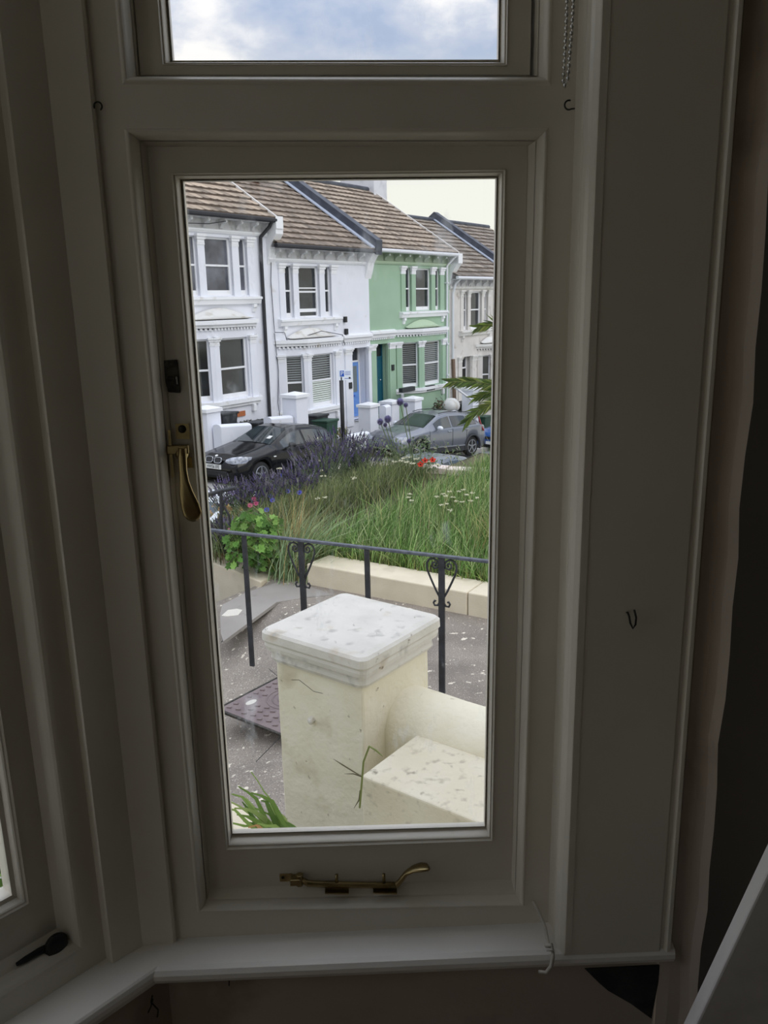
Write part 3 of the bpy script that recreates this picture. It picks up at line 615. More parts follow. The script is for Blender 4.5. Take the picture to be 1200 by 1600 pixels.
prof = [(h-.03, zc+.004), (h-.008, zc-.001), (h, zc-.010), (h+.001, zc-.036), (h-.006, zc-.046), (h-.004, zc-.056), (h-.008, zc-.072), (h-.020, zc-.080), (h-.020, zc-.092), (h-.018, zc-.104), (h-.026, zc-.118), (h-.044, zc-.124)]
lo_ = [rsq(hw, z) for hw, z in prof]; n_ = len(lo_[0])
b.add([p for r_ in lo_ for p in r_], [(i*n_+k, (i+1)*n_+k, (i+1)*n_+(k+1) % n_, i*n_+(k+1) % n_) for i in range(len(lo_)-1) for k in range(n_)]+[tuple(range(n_)), tuple(range((len(lo_)-1)*n_, len(lo_)*n_))[::-1]])
b.build('cap', M['cap_white'], pil, smooth=False, bevel=.0, label='moulded white painted cap, chipped and stained')
b = MB(); hs = .190; ro = []
for j in range(30):
    z = ZP-.05+(zc-.12-ZP+.05)*j/29; ro.append([p+(Np*(random.uniform(-1, 1)*.0012)+Dp*random.uniform(-1, 1)*.0012) for p in rsq(hs, z, .008, 3)])
n_ = len(ro[0]); b.add([p for r_ in ro for p in r_], [(i*n_+k, i*n_+(k+1) % n_, (i+1)*n_+(k+1) % n_, (i+1)*n_+k) for i in range(29) for k in range(n_)])
b.build('shaft', M['cream'], pil)
b = MB(); fc = lambda a, z: cx+Np*a-Dp*(hs+.0005)+UZ*z
b.tube([fc(-.12, zc-.175), fc(-.085, zc-.165), fc(-.05, zc-.178), fc(-.02, zc-.19), fc(.02, zc-.186)], .0007, 5); b.build('render_crack', M['old_metal'], pil)
pn = onZ(488, 1126, .2); 
d_ = ray(488, 1124); t_ = ((cx-Dp*(hs+.0)-CAM)@Dp)/(d_@Dp); nb = CAM+d_*t_
b = MB(); b.tube([nb, nb-Dp*.012, nb-Dp*.018], [.014, .012, .006], 7); b.ball(nb-Dp*.014+Np*.006, .010, 7, 5); b.build('render_knob', M['cap_white'], pil)
# low wall with rounded top
zw = .135; rw = .125
b = MB(); prof = [(-rw, -1.3), (-rw, zw-.02)]+[(-rw*math.cos(a), zw+rw*.95*math.sin(a)) for a in np.linspace(.1, PI-.1, 10)]+[(rw, zw-.02), (rw, -1.3)]
V = []; NS = 24; Lw = 2.6
for i in range(NS+1):
    p0 = cx+Np*(hs-.01+Lw*i/NS); 
    for q, z in prof: V.append(p0+Dp*(q+.05+random.uniform(-1, 1)*.002)+UZ*(z+random.uniform(-1, 1)*.003))
m_ = len(prof); b.add(V, [(i*m_+k, (i+1)*m_+k, (i+1)*m_+k+1, i*m_+k+1) for i in range(NS) for k in range(m_-1)])
tag(b.build('low_wall', M['cream'], smooth=True), 'low cream wall with a rounded top running from the gate pillar', 'wall')
b = MB(); n0 = .315; zb_ = .17
y0, y1 = -.365, .05-rw+.008
V = [cx+Np*a+Dp*c_+UZ*z for z in (-1.2, zb_) for a, c_ in ((n0, y0), (n0+2.0, y0), (n0+2.0, y1), (n0, y1))]
b.add(V, [(0, 3, 2, 1), (4, 5, 6, 7), (0, 1, 5, 4), (1, 2, 6, 5), (2, 3, 7, 6), (3, 0, 4, 7)])
tag(b.build('plinth_block', M['cream_box'], bevel=.006), 'flat topped cream masonry block beside the gate pillar', 'block')
#=================================================================== MANHOLE COVER
mh = [onZ(x, y, ZP+.01) for x, y in ((346, 1107), (434, 1061), (530, 1100), (458, 1182))]
ma = mh[1]-mh[0]; a_len = .66; 
ex = ma/np.linalg.norm(ma); ey = np.cross(ex, UZ); 
o0 = mh[0]-ex*.02
cA, cB = onZ(346, 1137, ZP), onZ(452, 1179, ZP)
la, lb = np.linalg.norm(ma)+.06, .62
man = thing('manhole_cover', o0, 'brown iron manhole cover with raised studs set in the path', 'manhole cover')
b = MB(); b.box(o0+ex*la/2+ey*lb/2+UZ*.0, ex*la, ey*lb, UZ*.02); b.build('plate', M['manhole'], man, bevel=.006)
b = MB()
for (a, c_, w1, w2) in ((la/2, -.012, la+.03, .014), (la/2, lb+.012, la+.03, .014)): b.box(o0+ex*a+ey*c_, ex*w1, ey*w2, UZ*.016)
for (a, c_, w1, w2) in ((-.012, lb/2, .014, lb), (la+.012, lb/2, .014, lb)): b.box(o0+ex*a+ey*c_, ex*w1, ey*w2, UZ*.016)
b.build('surround', M['old_metal'], man)
cc = o0+ex*la*.62+ey*lb*.5
stp = None
for i in range(9):
    for j in range(8):
        p = o0+ex*(la*(i+.7+.25*(j % 2))/9.6)+ey*(lb*(j+.7)/8.4)+UZ*.0125
        if np.linalg.norm(p-cc) < .19 or np.linalg.norm(p-(o0+ex*.19+ey*.12)) < .075: continue
        if stp is None: bb = MB(); bb.box(p, (ex*.5+ey)*.030, (ex-ey*.5)*.014, UZ*.010); stp = bb.build('stud', M['manhole'], man); sp0 = p
        else: copy_part(stp, man, p-sp0)
for r_ in (.165, .125, .085, .035):
    b = MB(); b.tube([cc+UZ*.011+ex*r_*math.cos(t)+ey*r_*math.sin(t) for t in np.linspace(0, 2*PI, 33)], .0045, 5); b.build('ring', M['manhole'], man)
b = MB(); p = o0+ex*.19+ey*.12+UZ*.0105; b.lathe(p, [(.048, 0), (.048, .0015), (.04, .002)], n=14); 
for q in range(len(b.v)): v_ = np.array(b.v[q])-p; b.v[q] = tuple(p+ex*(v_@ex)*1.0+ey*(v_@ey)*.55+UZ*v_[2])
b.build('keyhole', M['stain'], man)
#=================================================================== RAILING
rb = thing('railing', onZ(395, 1037, ZP), 'black wrought iron railing with heart scrolls beside the path', 'railing')
pL, pR = onZ(395, 1037, ZP), onZ(690, 1085, ZP)
tL, tR = onY(381, 834, pL[1]), onY(690, 869, pR[1])
rd = (tR-tL); 
def rail_at(x):                                          # point on the handrail line above pixel column x
    lo_t, hi_t = -1.5, 2.5
    for _ in range(40):
        mid = (lo_t+hi_t)/2; P_ = tL+rd*mid; v_ = P_-CAM; px = 600+FPX*(v_@RT)/(v_@FW)
        if px < x: lo_t = mid
        else: hi_t = mid
    return tL+rd*(lo_t+hi_t)/2
h0, h1 = rail_at(300), rail_at(980)
b = MB(); dr = (h1-h0)/np.linalg.norm(h1-h0); b.box((h0+h1)/2, h1-h0, np.cross(dr, UZ)*.036, UZ*.020); b.build('handrail', M['handrail'], rb, bevel=.004, label='blue grey handrail bar')
def scroll(pt, side):
    out = np.array([dr[0], dr[1], 0]); out /= np.linalg.norm(out); out = out*side; b = MB()
    # heart side: start inside curl near the top, out, down to the post, small curl out
    P2 = []
    for a in np.linspace(-60, 250, 14): r_ = .030; P2.append((.052+r_*.8*math.cos(math.radians(180-a))*(.7+.3*(a+60)/310), -.062-r_*math.sin(math.radians(a))*-(.6+.4*(a+60)/310)))
    P2 = [(.050, -.075), (.040, -.060), (.052, -.048), (.068, -.056), (.070, -.078), (.052, -.092), (.030, -.084), (.022, -.060), (.034, -.034), (.060, -.022), (.090, -.030), (.106, -.056), (.108, -.090), (.096, -.130), (.070, -.190), (.040, -.255), (.016, -.300), (.012, -.335), (.030, -.362), (.052, -.364), (.060, -.345), (.050, -.328), (.042, -.334)]
    b.tube([pt+out*x+UZ*z for x, z in P2], .0078, 6); return b
ir = None
for k, (x, big) in enumerate(((381, 0), (470, 1), (573, 0), (690, 1), (830, 0), (985, 1))):
    t = rail_at(x); zb2 = ZP if x > 390 else ZP-.02
    b = MB(); ww = .038 if not big else .044; b.box(P3(t[0], t[1], (t[2]+zb2)/2-.005), dr*P3(1, 1, 0)*ww*1.0, np.cross(dr, UZ)*ww*.5, UZ*(t[2]-zb2-.01)); b.build('post', M['iron'], rb, bevel=.002)
    if big:
        for sd_ in (-1, 1): scroll(t+UZ*.0, sd_).build('scroll', M['iron'], rb, smooth=True)
#=================================================================== TERRACE HOUSES
def fshift(dz): return lambda s, v, z: F(s, v, z+dz)
def panel(mb, P0, U, Nn, u0, u1, z0, z1, ops, depth=.14):
    us_ = sorted({u0, u1}|{o[0] for o in ops}|{o[1] for o in ops}); zs_ = sorted({z0, z1}|{o[2] for o in ops}|{o[3] for o in ops})
    pt = lambda u, z, d=0: P0+U*u+UZ*z-Nn*d
    for i in range(len(us_)-1):
        for j in range(len(zs_)-1):
            uc, zc_ = (us_[i]+us_[i+1])/2, (zs_[j]+zs_[j+1])/2
            if any(o[0] < uc < o[1] and o[2] < zc_ < o[3] for o in ops): continue
            mb.add([pt(us_[i], zs_[j]), pt(us_[i+1], zs_[j]), pt(us_[i+1], zs_[j+1]), pt(us_[i], zs_[j+1])], [(0, 1, 2, 3)])
    for a, b_, c, d in [o[:4] for o in ops]:
        Q = [(a, c), (b_, c), (b_, d), (a, d)]
        for i in range(4):
            (x0, z0_), (x1, z1_) = Q[i], Q[(i+1) % 4]; mb.add([pt(x0, z0_), pt(x1, z1_), pt(x1, z1_, depth), pt(x0, z0_, depth)], [(3, 2, 1, 0)])
def sash(house, P0, U, Nn, a, b_, c, d, depth=.14, mid=.5, gm='wglass', fw=.055, bottom=.10, blind=None, openb=0):
    pt = lambda u, z, q: P0+U*u+UZ*z-Nn*q
    mb = MB(); q = depth
    def bar(u0, u1, z0, z1, q0, q1): mb.add([pt(u, z, k) for u in (u0, u1) for k in (q1, q0) for z in (z0, z1)], [(0, 1, 3, 2), (4, 6, 7, 5), (0, 4, 5, 1), (2, 3, 7, 6), (0, 2, 6, 4), (1, 5, 7, 3)])
    zm = c+(d-c)*mid
    bar(a, a+fw, c, d, q-.05, q); bar(b_-fw, b_, c, d, q-.05, q); bar(a+fw, b_-fw, d-fw, d, q-.045, q)
    bar(a+fw, b_-fw, c, c+.04, q-.06, q)
    if openb: bar(a+fw, b_-fw, c+.04+openb, c+bottom+openb, q-.03, q)
    else: bar(a+fw, b_-fw, c+.04, c+bottom, q-.03, q)
    bar(a+fw*.7, b_-fw*.7, zm-.03, zm+.025, q-.045, q)
    f_ = mb.build('window', M['trim_w'], house)
    g = MB(); g.add([pt(a+.01, c+.01, q-.004), pt(b_-.01, c+.01, q-.004), pt(b_-.01, zm, q-.004), pt(a+.01, zm, q-.004)], [(0, 1, 2, 3)]); g.build('pane', M[gm], f_)
    g = MB(); g.add([pt(a+.01, zm, q-.012), pt(b_-.01, zm, q-.012), pt(b_-.01, d-.01, q-.012), pt(a+.01, d-.01, q-.012)], [(0, 1, 2, 3)]); g.build('pane', M[gm], f_)
    if blind:
      for z0_, z1_, m_, pitch, duty in (blind if isinstance(blind, list) else [blind]):
        g = MB(); z = z0_
        while z < z1_:
            g.add([pt(a+fw+.01, z, q-.016), pt(b_-fw-.01, z, q-.016), pt(b_-fw-.01, z+pitch*duty, q-.020), pt(a+fw+.01, z+pitch*duty, q-.020)], [(0, 1, 2, 3)]); z += pitch
        g.build('blind', M[m_], f_, kind='stuff')
    return f_
def pilaster(house, P0, U, Nn, a, b_, z0, z1, m, proj=.05, cap_m=None, ch=.26):
    mb = MB(); pt = lambda u, z, q: P0+U*u+UZ*z+Nn*q
    def bx(u0, u1, z0_, z1_, q1): mb.add([pt(u, z, k) for u in (u0, u1) for k in (-.02, q1) for z in (z0_, z1_)], [(0, 1, 3, 2), (4, 6, 7, 5), (0, 4, 5, 1), (2, 3, 7, 6), (0, 2, 6, 4), (1, 5, 7, 3)])
    bx(a, b_, z0, z1-ch, proj); p_ = mb.build('pilaster', M[m], house)
    mb.v = []; mb.f = []; mb.c = []
    bx(a-.01, b_+.01, z1-ch, z1-ch*.82, proj+.01); bx(a, b_, z1-ch*.82, z1-ch*.5, proj+.015); bx(a-.03, b_+.03, z1-ch*.5, z1-ch*.24, proj+.04); bx(a-.05, b_+.05, z1-ch*.24, z1, proj+.07)
    mb.build('capital', M[cap_m or m], p_)
    return p_
TW, TG = .30, .36
def roof(house, fr, s0, s1, ze, zr, ve, vr, m0, tint, seedcol):
    butt = tuple(lin((84, 72, 63))[:3])                  # tile front edges: shadow gaps between rows painted in dark, with lichen
    mb = MB(); sl = math.hypot(vr-ve, zr-ze); nr = int(sl/TG); nc = max(1, int(round((s1-s0)/TW)))
    ds, dv, dz = (s1-s0)/nc, (vr-ve)/nr, (zr-ze)/nr
    for r_ in range(nr):
        for c_ in range(nc):
            k = random.uniform(.82, 1.1)*(1-.10*math.exp(-r_/1.5)); wash = random.random() < .08
            col = tuple(lin(tuple(min(255, q*k*(.85 if wash else 1)) for q in tint))[:3])
            a, b_ = s0+c_*ds+.006, s0+(c_+1)*ds-.002; v0, z0 = ve+dv*r_, ze+dz*r_; v1, z1 = v0+dv*1.08, z0+dz*1.08
            lift = .066+random.uniform(-.008, .008); m_ = (a+b_)/2; sg = .014
            v0 += .02; V = [fr(a, v0, z0+lift), fr(m_, v0, z0+lift-sg), fr(b_, v0, z0+lift), fr(b_, v1, z1+.004), fr(m_, v1, z1+.004), fr(a, v1, z1+.004), fr(a, v0-.0, z0-.01), fr(m_, v0, z0-.012), fr(b_, v0, z0-.01)]
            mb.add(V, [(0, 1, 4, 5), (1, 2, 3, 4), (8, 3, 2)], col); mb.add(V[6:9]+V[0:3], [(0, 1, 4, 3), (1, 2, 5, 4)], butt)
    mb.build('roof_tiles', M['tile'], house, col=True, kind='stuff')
    b = MB(); vb = 2*vr-ve
    b.add([fr(s0, ve, ze-.04), fr(s1, ve, ze-.04), fr(s1, vr, zr-.03), fr(s0, vr, zr-.03), fr(s0, vb, ze), fr(s1, vb, ze)], [(0, 1, 2, 3), (3, 2, 5, 4)]); b.build('roof', M['wood'], house)
    b = MB(); r0 = fr(s0, vr, zr+.03); r1 = fr(s1, vr, zr+.03); b.tube([r0, r1], .11, 8); b.build('ridge', M['lead'] if m0 else M['wood'], house)
def bay_geo(fr, s0, c0, c1, s1, bp):
    """three faces of a canted bay: (P0, U, N, length)"""
    pts = [fr(s0, 0, 0), fr(c0, bp, 0), fr(c1, bp, 0), fr(s1, 0, 0)]; out = []
    for A, B in zip(pts[:-1], pts[1:]):
        U = B-A; l = np.linalg.norm(U); U = U/l; Nn = np.cross(U, UZ); Nn = Nn if Nn@N > 0 else -Nn; out.append((A, U, Nn, l))
    return out, pts
def bay_band(fr, s0, c0, c1, s1, bp, z0, z1, over, m, house, name):
    """a moulding following the bay: offset polygon extruded"""
    b = MB(); k = over
    for (za, zb_, kk) in ((z0, z0+(z1-z0)*.45, k*.55), (z0+(z1-z0)*.45, z1, k)):
        t = kk*.5
        P_ = [fr(s0-kk, -.02, 0), fr(s0-kk, .02, 0), fr(c0-t, bp+kk, 0), fr(c1+t, bp+kk, 0), fr(s1+kk, .02, 0), fr(s1+kk, -.02, 0)]
        b.add([p+UZ*za for p in P_]+[p+UZ*zb_ for p in P_], [tuple(range(6))[::-1], tuple(range(6, 12))]+[(i, (i+1) % 6, 6+(i+1) % 6, 6+i) for i in range(6)])
    return b.build(name, M[m], house)
def dentils(fr, s0, c0, c1, s1, bp, z, house, m):
    b = MB(); faces, pts = bay_geo(fr, s0, c0, c1, s1, bp)
    for A, U, Nn, l in faces:
        n_ = int(l/.13)
        for i in range(n_): b.box(A+U*(i+.5)*l/n_+Nn*.03+UZ*z, U*.065, Nn*.06, UZ*.06)
    b.build('dentils', M[m], house, kind='stuff')
def make_house(s0, s1, dz, label, wall, trim, a, k, bay, door, cfg):
    fr = fshift(dz); base = fr(s0+1, 0, -2.8)
    H = thing('terraced_house', base, label, 'house')
    G_ = cfg.get('gnd', -3.2)
    # first floor tripartite window
    seg = [(0, .28), (.68, .95), (2.05, 2.33), (2.70, 3.0)]; seg = [(a+p*k, a+q*k) for p, q in seg]
    ops = [(seg[0][1], seg[1][0], 1.05, 2.68), (seg[1][1], seg[2][0], 1.05, 2.68), (seg[2][1], seg[3][0], 1.05, 2.68)]
    P0, U, Nn = fr(0, 0, 0), D, N
    wl = MB(); dops = []
    if door: d0, d1, dzb = door['o']; dops = [(d0, d1, dzb, -.12)]
    panel(wl, P0, U, Nn, s0, s1, G_, 3.15, ops+dops, .13)
    # sides, back
    wl.add([fr(s0, 0, G_), fr(s0, 0, 3.15), fr(s0, -4.0, 5.9), fr(s0, -8, 3.15), fr(s0, -8, G_)], [(0, 1, 2, 3, 4)]); wl.add([fr(s1, 0, G_), fr(s1, 0, 3.15), fr(s1, -4.0, 5.9), fr(s1, -8, 3.15), fr(s1, -8, G_)], [(4, 3, 2, 1, 0)])
    wl.add([fr(s0, -8, G_), fr(s1, -8, G_), fr(s1, -8, 3.15), fr(s0, -8, 3.15)], [(0, 1, 2, 3)])
    wl.build('wall', M[wall], H)
    for i, o in enumerate(ops):
        narrow = i != 1
        f_ = sash(H, P0, U, Nn, o[0], o[1], o[2], o[3], .13, mid=.52 if not cfg.get('open') or narrow else .50, gm=cfg.get('g1', 'wglass'), fw=.03 if narrow else .06, openb=.12 if (cfg.get('open') and not narrow) else 0, bottom=.15)
        if cfg.get('open') and not narrow:
            g = MB(); g.box(fr((o[0]+o[1])/2, -.10, 1.98), D*(o[1]-o[0]-.1), N*.03, UZ*.04); g.build('blind_bar', M['trim_w'], f_)
    for i, (p, q) in enumerate(seg): pilaster(H, P0, U, Nn, p, q, 1.0, 2.74, wall, .04, trim, ch=.30)
    b = MB(); b.prism([(0, .78), (.10, .80), (.14, .92), (.18, .94), (.18, 1.0), (0, 1.03)], a-.12, a+3.0*k+.12, fr); b.build('window_sill', M[cfg.get('stm', trim)], H)
    for p in (a+.08, a+3.0*k-.22):
        b = MB(); b.prism([(0, .55), (.05, .56), (.07, .66), (.12, .70), (.12, .79), (0, .79)], p, p+.14, fr); b.build('sill_bracket', M[trim], H)
    # eaves: frieze, brackets, gutter
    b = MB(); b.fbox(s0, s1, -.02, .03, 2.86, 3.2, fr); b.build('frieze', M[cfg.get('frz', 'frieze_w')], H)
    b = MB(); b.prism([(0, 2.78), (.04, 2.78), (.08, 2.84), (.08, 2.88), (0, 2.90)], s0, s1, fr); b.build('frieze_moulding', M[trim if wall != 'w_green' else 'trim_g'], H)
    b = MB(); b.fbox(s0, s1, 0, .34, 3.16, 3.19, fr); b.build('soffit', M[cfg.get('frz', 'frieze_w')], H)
    nb_ = int((s1-s0)/.68); pr = None
    for i in range(nb_):
        s_ = s0+.25+i*(s1-s0-.3)/nb_; b = None
        if pr is None:
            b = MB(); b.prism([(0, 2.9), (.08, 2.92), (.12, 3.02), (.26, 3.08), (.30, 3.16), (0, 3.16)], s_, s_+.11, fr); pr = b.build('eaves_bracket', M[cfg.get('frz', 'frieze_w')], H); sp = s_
            kn = MB(); kn.ball(fr(s_+.055, .28, 3.10), .035, 8, 5); kp = kn.build('bracket_boss', M[trim], pr, smooth=True)
        else: c_ = copy_part(pr, H, D*(s_-sp)); k2 = kp.copy(); COL.objects.link(k2); k2.parent = c_
    b = MB(); b.tube([fr(s0-.02, .40, 3.24), fr(s1+.02, .40, 3.24)], .075, 8); b.build('gutter', M[cfg.get('gut', 'dark_gut')], H)
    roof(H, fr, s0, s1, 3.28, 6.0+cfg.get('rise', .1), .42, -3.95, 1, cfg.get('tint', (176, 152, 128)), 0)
    # bay
    bs0, bc0, bc1, bs1, bp = bay; faces, pts = bay_geo(fr, bs0, bc0, bc1, bs1, bp)
    bm = MB(); zt, zb2, zsil = .10, G_, -1.98
    fop = []
    for fi, (A, U_, Nf, l) in enumerate(faces):
        P_ = A
        e0, e1 = (.26, .12) if fi == 0 else ((.14, .34) if fi == 1 else (.12, .26))
        o = (e0 if fi == 0 else e0+.04, l-e1 if fi != 1 else l-e1+.02, zsil+.1, -.14); fop.append((A, U_, Nf, o))
        panel(bm, P_, U_, Nf, 0, l, G_, .12, [o], .14)
    bm.add([p+UZ*.12 for p in pts], [(0, 1, 2, 3)]); bm.build('bay_wall', M[wall], H)
    for fi, (A, U_, Nf, o) in enumerate(fop):
        bl = cfg.get('blinds', [None]*3)[fi]
        sash(H, A, U_, Nf, *o, .14, mid=.5, gm='wglass', fw=.055, bottom=.14, blind=bl)
        l = faces[fi][3]
        if fi == 0: pilaster(H, A, U_, Nf, .0, .22, zsil, -.10, wall, .04, trim, ch=.24)
        if fi == 0: pilaster(H, A, U_, Nf, l-.12, l+.02, zsil, -.10, wall, .05, trim, ch=.24)
        if fi == 1: pilaster(H, A, U_, Nf, -.02, .18, zsil, -.10, wall, .05, trim, ch=.24)
        if fi == 1: pilaster(H, A, U_, Nf, l-.26, l, zsil, -.10, wall, .05, trim, ch=.24)
        if fi == 2: pilaster(H, A, U_, Nf, l-.22, l, zsil, -.10, wall, .04, trim, ch=.24)
    bay_band(fr, bs0, bc0, bc1, bs1, bp, .16, .36, .16, cfg.get('stm', trim), H, 'bay_cornice')
    dentils(fr, bs0, bc0, bc1, bs1, bp, .12, H, trim)
    bay_band(fr, bs0, bc0, bc1, bs1, bp, zsil-.14, zsil+.06, .14, trim, H, 'bay_sill')
    for A, U_, Nf, l in faces[:2]:
        b = MB(); q = A+U_*(l-.25 if l > 1.2 else .2); b.box(q+Nf*.06+UZ*(zsil-.25), U_*.12, Nf*.12, UZ*.22); b.build('sill_bracket', M[trim], H, bevel=.02)
    # little curved roof / pediment hood over the bay
    b = MB(); V = []
    ns = 12
    for i in range(ns+1):
        t = i/ns; s_ = bc0-.35+(bc1-bc0+.7)*t; hh = .42+.26*math.sin(PI*t); V += [fr(s_, .02, .36), fr(s_, bp*.75, .40), fr(s_, bp*.35, .40+(hh-.42)*.6), fr(s_, .05, hh+.02)]
    b.add(V, [(i*4+j, i*4+j+1, (i+1)*4+j+1, (i+1)*4+j) for i in range(ns) for j in range(3)]); b.build('bay_hood', M[cfg.get('hood', 'trim_stain')], H, smooth=True)
    return H, fr
blA = (-1.75, -.25, 'blind', .075, .45)
h1, f1 = make_house(-5.6, .0, .72, 'white terraced house at the left with a black drainpipe and large ground floor bay', 'w_white', 'trim_w', -3.62, 1.0, (-4.15, -3.15, -1.45, -.85, .62), None,
    dict(g1='cglass', stm='trim_w', tint=(172, 154, 134), gnd=-3.6))
h2, f2 = make_house(0, 5.45, 0, 'white terraced house in the middle with a pale blue front door', 'w_white', 'trim_w', .47, 1.0, (.25, 1.05, 2.78, 3.5, .55), dict(o=(4.26, 5.25, -2.72)),
    dict(open=True, tint=(146, 131, 116), stm='trim_w', gnd=-3.9, blinds=[(-1.0, -.25, 'blind', .075, .4), [(-1.8, -1.08, 'shutter', .07, .75), (-1.0, -.25, 'blind', .075, .42)], None]))
h3, f3 = make_house(5.45, 11.35, 0.06, 'pale green terraced house with a teal front door', 'w_green', 'trim_w', 7.58, 1.1, (7.2, 8.15, 10.0, 10.9, .55), dict(o=(5.85, 6.62, -2.85)),
    dict(frz='frieze_g', gut='pipe_w', tint=(164, 148, 131), hood='trim_g', gnd=-4.2, blinds=[(-1.8, -.25, 'blind', .075, .22), (-1.8, -.25, 'blind', .075, .45), None]))
h4, f4 = make_house(11.35, 17.0, -.85, 'off white terraced house at the right, lower than the green one', 'w_grey', 'trim_stain', 12.3, .95, (13.9, 14.5, 16.0, 16.6, .5), dict(o=(12.5, 13.3, -2.75)),
    dict(gut='pipe_w', tint=(142, 131, 119), stm='trim_stain', gnd=-4.2))
h5, f5 = make_house(17.0, 22.6, -.85, 'farthest terraced house, roof seen past the dark parapet', 'w_grey', 'trim_stain', 18.0, 1.0, (18, 19, 20.5, 21.3, .5), None, dict(gut='pipe_w', tint=(138, 127, 116), gnd=-4.2))
# string course over the doors
def string(H, fr, a, b_, m='trim_w'):
    b = MB(); b.prism([(0, .10), (.06, .12), (.08, .22), (.14, .26), (.14, .34), (0, .40)], a, b_, fr); b.build('string_course', M[m], H)
    b = MB(); n_ = int((b_-a)/.13)
    for i in range(n_): b.fbox(a+i*.13+.03, a+i*.13+.095, 0, .07, .05, .10, fr)
    b.build('dentils', M[m], H, kind='stuff')
string(h2, f2, 3.68, 5.45); string(h3, f3, 5.45, 7.1)
# porches and doors
def porch(H, fr, d0, d1, zb_, depth, dm, wallm, glass=None, back='door'):
    b = MB(); b.add([fr(d0, -depth, zb_), fr(d1, -depth, zb_), fr(d1, -depth, -.12), fr(d0, -depth, -.12)], [(0, 1, 2, 3)])
    for s_, rev in ((d0, 0), (d1, 1)): b.add([fr(s_, -.1, zb_), fr(s_, -.1, -.12), fr(s_, -depth, -.12), fr(s_, -depth, zb_)], [(0, 1, 2, 3)])
    b.add([fr(d0, -.1, -.12), fr(d1, -.1, -.12), fr(d1, -depth, -.12), fr(d0, -depth, -.12)], [(0, 1, 2, 3)]); b.add([fr(d0, .1, zb_), fr(d1, .1, zb_), fr(d1, -depth, zb_), fr(d0, -depth, zb_)], [(0, 1, 2, 3)])
    b.build('porch', M[wallm], H)
    d = MB(); d.fbox(d0+.02, d1-.02, -depth+.01, -depth+.06, zb_+.05, -.66, fr); dr_ = d.build('door', M[dm], H, bevel=.008)
    f_ = MB(); f_.fbox(d0, d1, -depth+.01, -depth+.08, -.66, -.60, fr); f_.fbox(d0, d0+.03, -depth+.01, -depth+.08, zb_, -.12, fr); f_.fbox(d1-.05, d1, -depth+.01, -depth+.08, zb_, -.12, fr); f_.build('door_frame', M['trim_w' if dm != 'door_teal' else 'door_teal'], H)
    g = MB(); g.fbox(d0+.04, d1-.06, -depth+.01, -depth+.03, -.60, -.14, fr); g.build('fanlight', M['wglass'], H)
    return dr_
dr2 = porch(h2, f2, 4.26, 5.25, -2.72, .46, 'door_blue', 'w_white')
b = MB(); b.fbox(4.55, 5.08, -.41, -.38, -1.75, -.80, f2); b.build('glass_panel', M['door_glass'], dr2)
b = MB(); b.fbox(4.53, 5.10, -.41, -.388, -1.96, -1.82, f2); b.build('lock_rail', M['door_blue'], dr2, bevel=.01)
b = MB(); b.fbox(4.68, 4.93, -.41, -.376, -1.93, -1.86, f2); b.build('letterbox', M['sign_b'], dr2)
b = MB(); b.fbox(4.65, 4.82, -.41, -.385, -2.55, -2.05, f2).fbox(4.92, 5.09, -.41, -.385, -2.55, -2.05, f2); b.build('lower_panels', M['door_blue'], dr2, bevel=.01)
dr3 = porch(h3, f3, 5.85, 6.62, -2.85, .34, 'door_teal', 'w_green')
b = MB(); b.ball(f3(6.45, -.26, -1.5), .03, 8, 5); b.build('door_knob', M['chrome'], dr3)
b = MB(); b.fbox(6.05, 6.5, -.29, -.27, -1.4, -.8, f3).fbox(6.05, 6.5, -.29, -.27, -2.5, -1.7, f3); b.build('panels', M['door_teal'], dr3, bevel=.01)
dr4 = porch(h4, f4, 12.5, 13.3, -2.75, .30, 'door_dark', 'w_grey')
for H, fr, a, b_, z0, w_, t_ in ((h2, f2, 3.82, 4.24, -2.9, 'w_white', 'trim_w'), (h2, f2, 5.26, 5.44, -2.9, 'w_white', 'trim_w'), (h3, f3, 5.46, 5.74, -2.9, 'w_green', 'trim_w'), (h3, f3, 6.66, 7.08, -2.9, 'w_green', 'trim_w'), (h4, f4, 12.1, 12.42, -2.9, 'w_grey', 'trim_stain'), (h4, f4, 13.36, 13.8, -2.9, 'w_grey', 'trim_stain')):
    pilaster(H, fr(0, 0, 0), D, N, a, b_, z0, -.10, w_, .05, t_, ch=.24)
# house numbers
for H, fr, s_, z_ in ((h2, f2, 4.06, -1.42), (h3, f3, 6.85, -1.05)):
    b = MB(); b.fbox(s_-.09, s_+.09, .05, .08, z_-.11, z_+.11, fr); pl_ = b.build('number_plaque', M['black'], H)
    b = MB(); b.fbox(s_-.05, s_+.05, .08, .084, z_-.07, z_+.07, fr); b.build('plaque_face', M['bin_k'], pl_)
